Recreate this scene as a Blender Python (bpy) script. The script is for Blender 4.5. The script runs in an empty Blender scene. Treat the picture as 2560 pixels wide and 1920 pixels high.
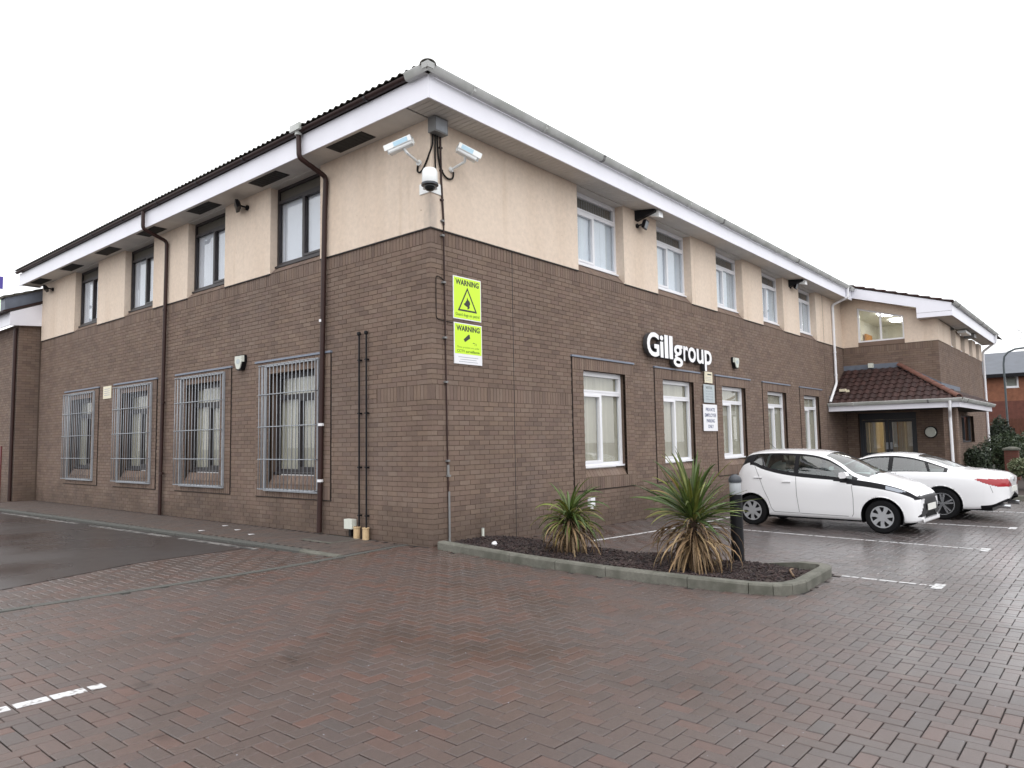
import bpy, bmesh, math, random
import numpy as np
from mathutils import Vector, Matrix
random.seed(7)
R_ = math.radians
SC = bpy.context.scene
COL = SC.collection

# ------------------------------------------------------------------ camera
CAM = Vector((-7.267, -7.640, 1.463))
ya, pi_, ro = R_(40.092), R_(4.559), R_(-.957)
fw = Vector((math.cos(ya)*math.cos(pi_), math.sin(ya)*math.cos(pi_), math.sin(pi_)))
r0 = Vector((math.sin(ya), -math.cos(ya), 0)); u0 = r0.cross(fw)
cr = r0*math.cos(ro)+u0*math.sin(ro); cu = -r0*math.sin(ro)+u0*math.cos(ro)
cam = bpy.data.objects.new('camera', bpy.data.cameras.new('camera'))
COL.objects.link(cam)
cam.matrix_world = Matrix(((cr.x, cu.x, -fw.x, CAM.x), (cr.y, cu.y, -fw.y, CAM.y), (cr.z, cu.z, -fw.z, CAM.z), (0, 0, 0, 1)))
cam.data.lens = 25.424; cam.data.sensor_width = 36
cam.data.clip_start = .05; cam.data.clip_end = 1500
SC.camera = cam

# ------------------------------------------------------------------ world: bright overcast sky
W = bpy.data.worlds.new('World'); SC.world = W; W.use_nodes = True
nt = W.node_tree; nt.nodes.clear()
def N(t, **k):
    n = nt.nodes.new(t)
    for a, b in k.items(): setattr(n, a, b)
    return n
sky = N('ShaderNodeTexSky', sky_type='NISHITA', sun_disc=False)
sky.sun_elevation = R_(48); sky.sun_rotation = R_(200)
hs = N('ShaderNodeHueSaturation'); hs.inputs['Saturation'].default_value = .18; hs.inputs['Value'].default_value = .5
tc = N('ShaderNodeTexCoord'); sp = N('ShaderNodeSeparateXYZ')
mx = N('ShaderNodeMath', operation='MAXIMUM'); mx.inputs[1].default_value = 0
ma = N('ShaderNodeMath', operation='MULTIPLY_ADD'); ma.inputs[1].default_value = 9.5; ma.inputs[2].default_value = 8.9
cb = N('ShaderNodeCombineColor')
tint = N('ShaderNodeMix', data_type='RGBA', blend_type='MULTIPLY'); tint.inputs['Factor'].default_value = 1
tint.inputs[7].default_value = (.985, .99, 1.0, 1)
ad = N('ShaderNodeMix', data_type='RGBA', blend_type='ADD'); ad.inputs['Factor'].default_value = 1
bg = N('ShaderNodeBackground'); bg.inputs['Strength'].default_value = .12
out = N('ShaderNodeOutputWorld')
L = nt.links.new
L(tc.outputs['Generated'], sp.inputs[0]); L(sp.outputs['Z'], mx.inputs[0]); L(mx.outputs[0], ma.inputs[0])
for i in range(3): L(ma.outputs[0], cb.inputs[i])
L(cb.outputs[0], tint.inputs[6]); L(sky.outputs[0], hs.inputs['Color'])
L(tint.outputs[2], ad.inputs[6]); L(hs.outputs[0], ad.inputs[7]); L(ad.outputs[2], bg.inputs['Color']); L(bg.outputs[0], out.inputs[0])
sun = bpy.data.objects.new('sun', bpy.data.lights.new('sun', 'SUN')); COL.objects.link(sun)
sun.data.energy = .55; sun.data.angle = R_(35); sun.data.color = (1, .97, .93)
sdir = Vector((-.55, -.62, .9)).normalized()
sun.rotation_euler = sdir.to_track_quat('Z', 'Y').to_euler()
SC.view_settings.view_transform = 'Standard'; SC.view_settings.look = 'None'
SC.view_settings.exposure = 0.0; SC.view_settings.gamma = 1; SC.view_settings.use_curve_mapping = False
SC.render.engine = 'CYCLES'

# ------------------------------------------------------------------ materials
def mat(name, col, rough=.6, metal=0, var=.12, vscale=6, bump=0, bscale=60, spec=.5, rnd=None, extra=None, emit=None, alpha=None, streak=False, coat=0):
    """principled material: base colour with noise variation, optional per piece tones (rnd = list of colours)"""
    m = bpy.data.materials.new(name); m.use_nodes = True
    t = m.node_tree; b = t.nodes['Principled BSDF']; l = t.links.new
    def n(ty, **k):
        q = t.nodes.new(ty)
        for a, v in k.items(): setattr(q, a, v)
        return q
    b.inputs['Roughness'].default_value = rough; b.inputs['Metallic'].default_value = metal
    b.inputs['Specular IOR Level'].default_value = spec
    if coat: b.inputs['Coat Weight'].default_value = coat; b.inputs['Coat Roughness'].default_value = .03
    geo = n('ShaderNodeNewGeometry')
    src = None
    if rnd:
        oi = n('ShaderNodeObjectInfo'); a1 = n('ShaderNodeMath', operation='ADD'); fr = n('ShaderNodeMath', operation='FRACT')
        l(geo.outputs['Random Per Island'], a1.inputs[0]); l(oi.outputs['Random'], a1.inputs[1]); l(a1.outputs[0], fr.inputs[0])
        cr_ = n('ShaderNodeValToRGB'); cr_.color_ramp.interpolation = 'LINEAR'
        els = cr_.color_ramp.elements
        while len(els) < len(rnd): els.new(.5)
        for i, c in enumerate(rnd): els[i].position = i/(len(rnd)-1); els[i].color = (*c, 1)
        l(fr.outputs[0], cr_.inputs[0]); src = cr_.outputs[0]; m['rndnode'] = 1
    if var:
        mp = n('ShaderNodeMapping'); l(geo.outputs['Position'], mp.inputs[0])
        if streak: mp.inputs['Scale'].default_value = (1, 1, .12)
        no = n('ShaderNodeTexNoise'); no.inputs['Scale'].default_value = vscale; no.inputs['Detail'].default_value = 6; no.inputs['Roughness'].default_value = .65
        l(mp.outputs[0], no.inputs['Vector'])
        mr = n('ShaderNodeMapRange'); mr.inputs[1].default_value = .25; mr.inputs[2].default_value = .75
        mr.inputs[3].default_value = 1-var; mr.inputs[4].default_value = 1+var; l(no.outputs[0], mr.inputs[0])
        mm = n('ShaderNodeMix', data_type='RGBA', blend_type='MULTIPLY'); mm.inputs['Factor'].default_value = 1
        if src: l(src, mm.inputs[6])
        else: mm.inputs[6].default_value = (*col, 1)
        l(mr.outputs[0], mm.inputs[7]); src = mm.outputs[2]
    if extra: src = extra(t, n, l, geo, b, src, col)
    if src: l(src, b.inputs['Base Color'])
    else: b.inputs['Base Color'].default_value = (*col, 1)
    if bump:
        nb = n('ShaderNodeTexNoise'); nb.inputs['Scale'].default_value = bscale; nb.inputs['Detail'].default_value = 4
        l(geo.outputs['Position'], nb.inputs['Vector'])
        bu = n('ShaderNodeBump'); bu.inputs['Strength'].default_value = bump; bu.inputs['Distance'].default_value = .01
        l(nb.outputs[0], bu.inputs['Height']); l(bu.outputs[0], b.inputs['Normal'])
    if emit:
        b.inputs['Emission Color'].default_value = (*emit[0], 1); b.inputs['Emission Strength'].default_value = emit[1]
    return m

def noise_mask(t, n, l, geo, scale, lo, hi, sc3=(1, 1, 1), detail=5):
    mp = n('ShaderNodeMapping'); mp.inputs['Scale'].default_value = sc3; l(geo.outputs['Position'], mp.inputs[0])
    no = n('ShaderNodeTexNoise'); no.inputs['Scale'].default_value = scale; no.inputs['Detail'].default_value = detail
    l(mp.outputs[0], no.inputs['Vector'])
    mr = n('ShaderNodeMapRange'); mr.inputs[1].default_value = lo; mr.inputs[2].default_value = hi; l(no.outputs[0], mr.inputs[0])
    return mr.outputs[0]
def mixc(n, l, f, a, bcol, mode='MIX'):
    q = n('ShaderNodeMix', data_type='RGBA', blend_type=mode)
    if hasattr(f, 'links'): l(f, q.inputs['Factor'])
    else: q.inputs['Factor'].default_value = f
    if hasattr(a, 'links'): l(a, q.inputs[6])
    else: q.inputs[6].default_value = (*a, 1)
    if hasattr(bcol, 'links'): l(bcol, q.inputs[7])
    else: q.inputs[7].default_value = (*bcol, 1)
    return q.outputs[2]

def pav_extra(t, n, l, geo, b, src, col):
    # blue-grey blocks gather on the right hand side of the yard, red ones in the middle; moss and wet film
    sx = n('ShaderNodeSeparateXYZ'); l(geo.outputs['Position'], sx.inputs[0])
    d = n('ShaderNodeMath', operation='MULTIPLY_ADD'); l(sx.outputs['X'], d.inputs[0]); d.inputs[1].default_value = .64
    e = n('ShaderNodeMath', operation='MULTIPLY_ADD'); l(sx.outputs['Y'], e.inputs[0]); e.inputs[1].default_value = -.77; l(e.outputs[0], d.inputs[2])
    e.inputs[2].default_value = 0
    no = noise_mask(t, n, l, geo, .55, .3, .7)
    s = n('ShaderNodeMath', operation='MULTIPLY_ADD'); l(no, s.inputs[0]); s.inputs[1].default_value = 3.0; l(d.outputs[0], s.inputs[2])
    mr = n('ShaderNodeMapRange'); mr.inputs[1].default_value = 2.2; mr.inputs[2].default_value = 7.0; mr.inputs[4].default_value = .8; l(s.outputs[0], mr.inputs[0])
    src = mixc(n, l, mr.outputs[0], src, mixc(n, l, .55, src, (.080, .081, .087)))
    st = noise_mask(t, n, l, geo, .8, .55, .72, (1, 1, 1))
    src = mixc(n, l, st, src, mixc(n, l, 1.0, src, (.72, .66, .60), 'MULTIPLY'))
    wet = noise_mask(t, n, l, geo, .45, .35, .65)
    w2 = n('ShaderNodeMapRange'); w2.inputs[3].default_value = .50; w2.inputs[4].default_value = .24; l(wet, w2.inputs[0]); l(w2.outputs[0], b.inputs['Roughness'])
    # film of rain water lying in the parking bays and in hollows of the yard
    fx = n('ShaderNodeMapRange'); fx.inputs[1].default_value = 2.6; fx.inputs[2].default_value = 6.0; l(d.outputs[0], fx.inputs[0])
    hol = noise_mask(t, n, l, geo, .35, .48, .62)
    fm = n('ShaderNodeMath', operation='MULTIPLY'); l(fx.outputs[0], fm.inputs[0]); l(noise_mask(t, n, l, geo, .6, .3, .55), fm.inputs[1])
    fa = n('ShaderNodeMath', operation='MAXIMUM'); l(fm.outputs[0], fa.inputs[0])
    fb_ = n('ShaderNodeMath', operation='MULTIPLY'); l(hol, fb_.inputs[0]); fb_.inputs[1].default_value = .55; l(fb_.outputs[0], fa.inputs[1])
    l(fa.outputs[0], b.inputs['Coat Weight']); b.inputs['Coat Roughness'].default_value = .21; b.inputs['Coat IOR'].default_value = 1.33
    spots = noise_mask(t, n, l, geo, 3.2, .68, .74)
    return mixc(n, l, spots, src, mixc(n, l, 1.0, src, (.62, .60, .58), 'MULTIPLY'))

M = {}
def damp_x(t, n, l, geo, b, src, col):
    # old splash staining on the lowest courses, broken up by noise, and faint pale bloom higher up
    sx = n('ShaderNodeSeparateXYZ'); l(geo.outputs['Position'], sx.inputs[0])
    no = noise_mask(t, n, l, geo, 1.6, .25, .75)
    a = n('ShaderNodeMath', operation='MULTIPLY_ADD'); l(no, a.inputs[0]); a.inputs[1].default_value = -.75; l(sx.outputs['Z'], a.inputs[2])
    mr = n('ShaderNodeMapRange'); mr.inputs[1].default_value = -.35; mr.inputs[2].default_value = .30; mr.inputs[3].default_value = .5; mr.inputs[4].default_value = 0; l(a.outputs[0], mr.inputs[0])
    src = mixc(n, l, mr.outputs[0], src, (.06, .045, .036))
    bl = noise_mask(t, n, l, geo, .7, .5, .8, (1, 1, .5))
    bq = n('ShaderNodeMath', operation='MULTIPLY'); l(bl, bq.inputs[0]); bq.inputs[1].default_value = .28
    return mixc(n, l, bq.outputs[0], src, (.15, .125, .12))
M['brick'] = mat('brick_face', (.15, .1, .085), .85, var=.16, vscale=1.3, bump=.5, bscale=220, spec=.25,
    rnd=[(0.191, 0.138, 0.106), (0.159, 0.114, 0.093), (0.204, 0.146, 0.112), (0.187, 0.131, 0.106), (0.208, 0.153, 0.119), (0.178, 0.125, 0.104), (0.195, 0.138, 0.108), (0.151, 0.108, 0.089), (0.191, 0.140, 0.114), (0.212, 0.157, 0.125), (0.180, 0.127, 0.101)], extra=damp_x)
def panel_tone(t, n, l, geo, b, src, col): return src
M['mortar'] = mat('mortar_joint', (.122, .088, .070), .95, var=.2, vscale=3, spec=.1)
M['joint'] = mat('mastic_joint', (.02, .016, .015), .7, var=0)
def stucco_x(t, n, l, geo, b, src, col):
    a = noise_mask(t, n, l, geo, 1.4, .45, .8, (1, 1, .18))
    src = mixc(n, l, a, src, mixc(n, l, 1.0, src, (.90, .87, .84), 'MULTIPLY'))
    c = noise_mask(t, n, l, geo, 5, .62, .75, (1, 1, .06), 2)
    src = mixc(n, l, c, src, mixc(n, l, 1.0, src, (.92, .90, .87), 'MULTIPLY'))
    # grey drip mark running down the corner arris below the dome camera, and rusty specks
    sx = n('ShaderNodeSeparateXYZ'); l(geo.outputs['Position'], sx.inputs[0])
    q = n('ShaderNodeMath', operation='ADD'); l(sx.outputs['X'], q.inputs[0]); l(sx.outputs['Y'], q.inputs[1])
    wob = noise_mask(t, n, l, geo, 7, .3, .7, (1, 1, .4)); q2 = n('ShaderNodeMath', operation='MULTIPLY_ADD'); l(wob, q2.inputs[0]); q2.inputs[1].default_value = .10; l(q.outputs[0], q2.inputs[2])
    m1 = n('ShaderNodeMapRange'); m1.inputs[1].default_value = .02; m1.inputs[2].default_value = .16; m1.inputs[3].default_value = 1; m1.inputs[4].default_value = 0; l(q2.outputs[0], m1.inputs[0])
    m2 = n('ShaderNodeMapRange'); m2.inputs[1].default_value = 4.9; m2.inputs[2].default_value = 5.2; m2.inputs[3].default_value = .55; m2.inputs[4].default_value = 0; l(sx.outputs['Z'], m2.inputs[0])
    mm_ = n('ShaderNodeMath', operation='MULTIPLY'); l(m1.outputs[0], mm_.inputs[0]); l(m2.outputs[0], mm_.inputs[1])
    src = mixc(n, l, mm_.outputs[0], src, (.30, .27, .25))
    return mixc(n, l, noise_mask(t, n, l, geo, 9, .735, .76), src, (.42, .28, .18))
M['stucco'] = mat('cream_render', (.74, .62, .515), .9, var=.09, vscale=14, bump=.5, bscale=260, spec=.15, extra=stucco_x)
M['white'] = mat('white_upvc', (.78, .78, .81), .35, var=.04, vscale=2)
M['fascia'] = mat('white_fascia', (.80, .80, .87), .4, var=.05, vscale=1.2)
def guttx(t, n, l, geo, b, src, col):
    a = noise_mask(t, n, l, geo, 2.2, .4, .7)
    return mixc(n, l, a, src, (.40, .42, .39))
M['gutter'] = mat('grey_white_gutter', (.56, .57, .56), .45, var=.12, vscale=4, extra=guttx)
M['brown'] = mat('brown_plastic', (.036, .017, .015), .42, var=.2, vscale=5, spec=.3)
M['brownframe'] = mat('dark_brown_frame', (.025, .020, .022), .45, var=.1)
M['soffit'] = mat('soffit_board', (.60, .575, .54), .6, var=.14, vscale=1.5)
M['ventdark'] = mat('vent_grille', (.03, .03, .03), .8, var=.1)
M['lead'] = mat('lead_flashing', (.13, .15, .19), .6, var=.2, vscale=4)
M['leadlight'] = mat('zinc_strip', (.19, .215, .27), .55, var=.15, vscale=8)
M['galv'] = mat('galvanised_steel', (.33, .35, .38), .5, metal=.2, var=.12, vscale=12)
M['tile'] = mat('clay_tile', (.07, .03, .025), .7, var=.25, vscale=9, spec=.35, rnd=[(.026, .014, .013), (.042, .018, .016), (.034, .018, .017), (.052, .023, .020), (.030, .016, .015)])
M['ridge'] = mat('ridge_tile', (.13, .055, .04), .8, var=.2, vscale=6)
M['mosstile'] = mat('weathered_tile', (.07, .065, .055), .85, var=.25, vscale=9)
M['roofsheet'] = mat('roof_underlay', (.05, .035, .03), .9, var=.1)
M['blind_cream'] = mat('cream_blind', (.50, .47, .38), .8, var=.06, rnd=[(.47, .42, .33), (.56, .50, .39), (.51, .46, .36), (.60, .54, .43)])
M['blind_blue'] = mat('pale_blind', (.6, .64, .7), .8, var=.05, rnd=[(.70, .76, .84), (.80, .83, .88), (.72, .77, .83), (.82, .86, .90)])
M['blind_white'] = mat('white_blind', (.80, .80, .86), .8, var=.04)
M['blind_shaded'] = mat('shaded_blind', (.16, .14, .12), .8, var=.05, rnd=[(.14, .125, .11), (.20, .18, .16), (.16, .145, .13)])  # pale blind as shaded by the soffit, the shade painted into the colour
M['room'] = mat('room_wall', (.70, .68, .60), .9, var=.05)
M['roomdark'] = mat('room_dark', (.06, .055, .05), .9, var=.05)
M['lampglow'] = mat('lamp_diffuser', (.9, .9, .85), .5, var=0, emit=((1, .98, .92), 16))
M['warmglow'] = mat('warm_lamp', (.9, .8, .6), .5, var=0, emit=((1, .74, .40), 12))
M['orange'] = mat('orange_panel', (.55, .24, .05), .7, var=.1)
M['darkgrey'] = mat('dark_grey_paint', (.035, .04, .05), .4, var=.1)
M['black'] = mat('black_plastic', (.009, .009, .011), .45, var=0, spec=.2)
M['rubber'] = mat('tyre_rubber', (.010, .010, .011), .85, var=.15, vscale=30, spec=.12)
M['steelgrey'] = mat('grey_paint', (.20, .20, .20), .5, var=.08)
M['cable'] = mat('black_cable', (.012, .010, .010), .6, var=0, spec=.2)
M['camwhite'] = mat('camera_white', (.80, .82, .82), .3, var=.03)
M['camblue'] = mat('camera_blue_band', (.42, .62, .75), .35, var=.05)
M['smoke'] = mat('smoked_dome', (.01, .012, .013), .08, var=0)
M['terra'] = mat('clay_pot', (.52, .38, .22), .8, var=.15, vscale=20)
M['boxwhite'] = mat('box_white', (.60, .62, .56), .5, var=.08, vscale=14)
M['lime'] = mat('sign_lime', (.60, .88, .03), .4, var=.02)
M['signwhite'] = mat('sign_white', (.80, .80, .83), .4, var=.03)
M['signgrey'] = mat('sign_grey', (.42, .47, .49), .4, var=.05)
M['signcream'] = mat('sign_cream', (.72, .66, .50), .5, var=.05)
M['ink'] = mat('ink_black', (.03, .035, .03), .6, var=0)
M['inkblue'] = mat('ink_navy', (.05, .07, .16), .6, var=0)
M['inkgreen'] = mat('ink_green', (.18, .30, .02), .6, var=0)
M['inkgrey'] = mat('ink_grey', (.35, .37, .42), .6, var=0)
M['letter'] = mat('letter_face', (.85, .85, .87), .35, var=0)
M['letterside'] = mat('letter_return', (.06, .06, .065), .35, var=0)
M['paver'] = mat('paving_block', (.1, .07, .06), .4, var=.22, vscale=40, bump=.35, bscale=260, extra=pav_extra,
    rnd=[(0.077, 0.054, 0.047), (0.087, 0.059, 0.050), (0.071, 0.056, 0.052), (0.096, 0.058, 0.047), (0.081, 0.058, 0.051), (0.074, 0.055, 0.050), (0.104, 0.057, 0.045), (0.084, 0.058, 0.049), (0.076, 0.053, 0.046)])
M['footpaver'] = mat('footway_block', (.09, .07, .06), .6, var=.25, vscale=20, bump=.3, bscale=200,
    rnd=[(.085, .068, .06), (.1, .076, .066), (.078, .064, .058), (.11, .074, .06)])
M['sand'] = mat('joint_sand', (.022, .020, .020), .8, var=.3, vscale=8, spec=.3)
def asph_x(t, n, l, geo, b, src, col):
    wet = noise_mask(t, n, l, geo, .5, .3, .7)
    w2 = n('ShaderNodeMapRange'); w2.inputs[3].default_value = .45; w2.inputs[4].default_value = .16; l(wet, w2.inputs[0]); l(w2.outputs[0], b.inputs['Roughness'])
    return src
M['asphalt'] = mat('wet_asphalt', (.046, .039, .038), .4, var=.35, vscale=70, bump=.15, bscale=180, extra=asph_x)
M['ground'] = mat('far_ground', (.09, .08, .078), .6, var=.2, vscale=2)
def kerb_x(t, n, l, geo, b, src, col):
    a = noise_mask(t, n, l, geo, 5, .4, .65)
    return mixc(n, l, a, src, (.085, .085, .068))
M['kerb'] = mat('concrete_kerb', (.14, .136, .115), .85, var=.25, vscale=30, bump=.5, bscale=150, extra=kerb_x)
M['kerbdark'] = mat('dark_kerb', (.075, .075, .068), .85, var=.25, vscale=30, bump=.4, bscale=150)
def paint_x(t, n, l, geo, b, src, col):
    a = noise_mask(t, n, l, geo, 24, .52, .66)
    return mixc(n, l, a, src, (.16, .14, .13))
M['paint'] = mat('white_road_paint', (.52, .52, .53), .6, var=.1, vscale=12, extra=paint_x)
M['wornpaint'] = mat('worn_road_line', (.22, .21, .20), .5, var=.4, vscale=9, extra=lambda t, n, l, geo, b, src, col: mixc(n, l, noise_mask(t, n, l, geo, 6, .45, .6), src, (.05, .05, .05)))
M['bark'] = mat('bark_chip', (.03, .018, .016), .8, var=.2, rnd=[(.012, .008, .009), (.03, .018, .018), (.045, .024, .022), (.02, .014, .016), (.065, .045, .038)])
M['soil'] = mat('soil', (.035, .024, .02), .95, var=.3, vscale=20)
M['leafgreen'] = mat('blade_green', (.06, .1, .03), .45, var=.3, vscale=9, rnd=[(.045, .085, .018), (.075, .12, .022), (.055, .09, .025), (.17, .18, .03), (.05, .085, .02), (.075, .105, .025)])
M['leafolive'] = mat('blade_olive', (.2, .2, .06), .5, var=.3, vscale=9, rnd=[(.16, .19, .045), (.24, .21, .07), (.12, .16, .04), (.30, .20, .06)])
M['leafdead'] = mat('blade_straw', (.3, .2, .1), .7, var=.3, vscale=12, rnd=[(.26, .17, .085), (.17, .10, .05), (.34, .24, .13), (.11, .065, .04), (.28, .20, .11)])
M['trunk'] = mat('fibrous_trunk', (.05, .03, .02), .9, var=.3, vscale=30)
M['shrub'] = mat('shrub_leaf', (.05, .07, .03), .6, var=.2, rnd=[(.02, .035, .016), (.045, .065, .028), (.03, .05, .025), (.07, .09, .04)])
M['shrubdark'] = mat('dark_shrub_leaf', (.02, .03, .02), .6, var=.2, rnd=[(.012, .02, .012), (.022, .035, .018), (.03, .045, .022), (.035, .05, .02)])
M['shrubpale'] = mat('pale_shrub_leaf', (.12, .14, .08), .6, var=.2, rnd=[(.09, .12, .06), (.15, .17, .10), (.12, .15, .07), (.19, .19, .11)])
M['twig'] = mat('bare_twig', (.06, .05, .05), .8, var=.2)
M['farbrick'] = mat('orange_brick', (.21, .085, .048), .85, var=.3, vscale=4)
M['farbrick2'] = mat('red_brick', (.12, .042, .030), .85, var=.3, vscale=4)
M['slate'] = mat('slate_roof', (.055, .065, .085), .5, var=.25, vscale=2)
M['wood'] = mat('stained_timber', (.10, .035, .02), .8, var=.2, vscale=8)
M['lamppole'] = mat('lamp_pole_grey', (.10, .12, .13), .5, var=.1)
M['reddoor'] = mat('red_paint', (.13, .02, .02), .5, var=.05)
M['purple'] = mat('sign_purple', (.07, .05, .30), .5, var=0)
M['palegreen'] = mat('sign_palegreen', (.45, .72, .40), .5, var=0)
# glass: clear pane with a fresnel reflection
def glassmat(name, tint, refl=1.0, ior=1.95):
    m = bpy.data.materials.new(name); m.use_nodes = True; t = m.node_tree; t.nodes.clear(); l = t.links.new
    o = t.nodes.new('ShaderNodeOutputMaterial'); tr = t.nodes.new('ShaderNodeBsdfTransparent'); gl = t.nodes.new('ShaderNodeBsdfGlossy')
    gl.inputs['Roughness'].default_value = .015; tr.inputs[0].default_value = (*tint, 1); gl.inputs[0].default_value = (refl, refl, refl, 1)
    fr = t.nodes.new('ShaderNodeFresnel'); fr.inputs[0].default_value = ior
    mi = t.nodes.new('ShaderNodeMixShader'); ge = t.nodes.new('ShaderNodeNewGeometry'); iv = t.nodes.new('ShaderNodeMath'); iv.operation = 'SUBTRACT'; iv.inputs[0].default_value = 1
    mu = t.nodes.new('ShaderNodeMath'); mu.operation = 'MULTIPLY'; l(ge.outputs['Backfacing'], iv.inputs[1]); l(iv.outputs[0], mu.inputs[0]); l(fr.outputs[0], mu.inputs[1]); l(mu.outputs[0], mi.inputs[0]); l(tr.outputs[0], mi.inputs[1]); l(gl.outputs[0], mi.inputs[2]); l(mi.outputs[0], o.inputs[0])
    return m
M['glass'] = glassmat('window_glass', (.90, .92, .93))
M['carglass'] = glassmat('car_glass', (.50, .60, .58), ior=2.1)
M['cardark'] = glassmat('privacy_glass', (.10, .11, .12))
M['carwhite'] = mat('white_car_paint', (.80, .80, .82), .25, var=0, coat=.8)
M['chrome'] = mat('silver_trim', (.55, .56, .58), .25, metal=.9, var=0)
M['hubcap'] = mat('silver_hubcap', (.42, .43, .45), .35, metal=.5, var=.05)
M['redlens'] = mat('red_lens', (.34, .010, .018), .12, var=0, coat=.6)
M['greylens'] = mat('headlight_lens', (.30, .33, .38), .1, var=0, coat=.8)
M['plate'] = mat('number_plate', (.7, .7, .66), .4, var=0)
M['greycloth'] = mat('seat_cloth', (.06, .065, .07), .9, var=.1)

# ------------------------------------------------------------------ mesh helpers
class MB:
    def __init__(s): s.v = []; s.f = []; s.m = []; s.mi = 0
    def add(s, vs, fs):
        o = len(s.v); s.v += [tuple(p) for p in vs]
        for f in fs: s.f.append(tuple(i+o for i in f)); s.m.append(s.mi)
    def box(s, a, b):
        x0, x1 = sorted((a[0], b[0])); y0, y1 = sorted((a[1], b[1])); z0, z1 = sorted((a[2], b[2]))
        s.add([(x0, y0, z0), (x1, y0, z0), (x1, y1, z0), (x0, y1, z0), (x0, y0, z1), (x1, y0, z1), (x1, y1, z1), (x0, y1, z1)],
              [(0, 3, 2, 1), (4, 5, 6, 7), (0, 1, 5, 4), (1, 2, 6, 5), (2, 3, 7, 6), (3, 0, 4, 7)])
    def loft(s, rings, caps=True, closed=True):
        n = len(rings[0]); o = len(s.v)
        for r in rings: s.v += [tuple(p) for p in r]
        for i in range(len(rings)-1):
            for j in range(n if closed else n-1):
                k = (j+1) % n
                s.f.append((o+i*n+j, o+i*n+k, o+(i+1)*n+k, o+(i+1)*n+j)); s.m.append(s.mi)
        if caps:
            s.f.append(tuple(o+j for j in range(n))[::-1]); s.m.append(s.mi)
            s.f.append(tuple(o+(len(rings)-1)*n+j for j in range(n))); s.m.append(s.mi)
    def tube(s, pts, r, n=8, r1=None, caps=True):
        pts = [Vector(p) for p in pts]; rings = []; up = None
        for i, p in enumerate(pts):
            if i == 0: d = pts[1]-p
            elif i == len(pts)-1: d = p-pts[i-1]
            else: d = (pts[i+1]-p).normalized()+(p-pts[i-1]).normalized()
            d.normalize()
            if up is None: up = d.orthogonal().normalized()
            up = (up-d*up.dot(d)).normalized(); w = d.cross(up)
            rr = r if r1 is None else r+(r1-r)*i/(len(pts)-1)
            rings.append([p+(up*math.cos(a)+w*math.sin(a))*rr for a in [2*math.pi*k/n for k in range(n)]])
        s.loft(rings, caps)
    def prism(s, poly, a, b):
        """poly: list of 3-vectors, swept from offset a to offset b"""
        a = Vector(a); b = Vector(b)
        s.loft([[Vector(p)+a for p in poly], [Vector(p)+b for p in poly]])
    def lathe(s, prof, c, axis='z', n=20, caps=True):
        rings = []
        for r, h in prof:
            ring = []
            for k in range(n):
                a = 2*math.pi*k/n; x, y = r*math.cos(a), r*math.sin(a)
                ring.append((c[0]+x, c[1]+y, c[2]+h) if axis == 'z' else (c[0]+h, c[1]+x, c[2]+y) if axis == 'x' else (c[0]+x, c[1]+h, c[2]+y))
            rings.append(ring)
        s.loft(rings, caps)
    def mesh(s, name, mats, smooth=False, fix=True):
        me = bpy.data.meshes.new(name); me.from_pydata(s.v, [], s.f)
        for m in (mats if isinstance(mats, (list, tuple)) else [mats]): me.materials.append(M[m] if isinstance(m, str) else m)
        if isinstance(mats, (list, tuple)): me.polygons.foreach_set('material_index', s.m)
        if fix:
            bm = bmesh.new(); bm.from_mesh(me); bmesh.ops.recalc_face_normals(bm, faces=bm.faces); bm.to_mesh(me); bm.free()
        if smooth:
            me.polygons.foreach_set('use_smooth', [True]*len(me.polygons))
            if smooth != 'all':
                try: me.set_sharp_from_angle(angle=R_(38))
                except Exception: pass
        me.update(); return me
    def build(s, name, mats, parent=None, smooth=False, fix=True, **k):
        return link(name, s.mesh(name, mats, smooth, fix), parent, **k)
def link(name, data, parent=None, label=None, cat=None, group=None, kind=None, loc=None, rot=None):
    o = bpy.data.objects.new(name, data); COL.objects.link(o)
    if loc is not None: o.location = loc
    if rot is not None: o.rotation_euler = rot
    if parent is not None:
        o.parent = parent
        if parent.matrix_world != Matrix() or True:
            o.matrix_parent_inverse = Matrix()
    return tag(o, label, cat, group, kind)
def tag(o, label=None, cat=None, group=None, kind=None):
    if label: o['label'] = label
    if cat: o['category'] = cat
    if group: o['group'] = group
    if kind: o['kind'] = kind
    return o
def thing(name, label, cat, loc=(0, 0, 0), rotz=0, group=None):
    return link(name, None, None, label, cat, group, loc=loc, rot=(0, 0, rotz))
def local(parent, p): return (p[0]-parent.location.x, p[1]-parent.location.y, p[2]-parent.location.z)

# ground height: the yard falls gently away from the building corner towards the parking bays
def G(x, y):
    r = .64*x-.77*y
    q = (r-.3)/.5
    spv = .5*(math.log1p(math.exp(q)) if q < 30 else q)
    return -.07-.13*(1-math.exp(-spv/3))+.06*math.exp(-min((x*x+y*y)/2.2, 60))
def Ggrad(x, y):
    e = .05; return (G(x+e, y)-G(x-e, y))/(2*e), (G(x, y+e)-G(x, y-e))/(2*e)

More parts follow.
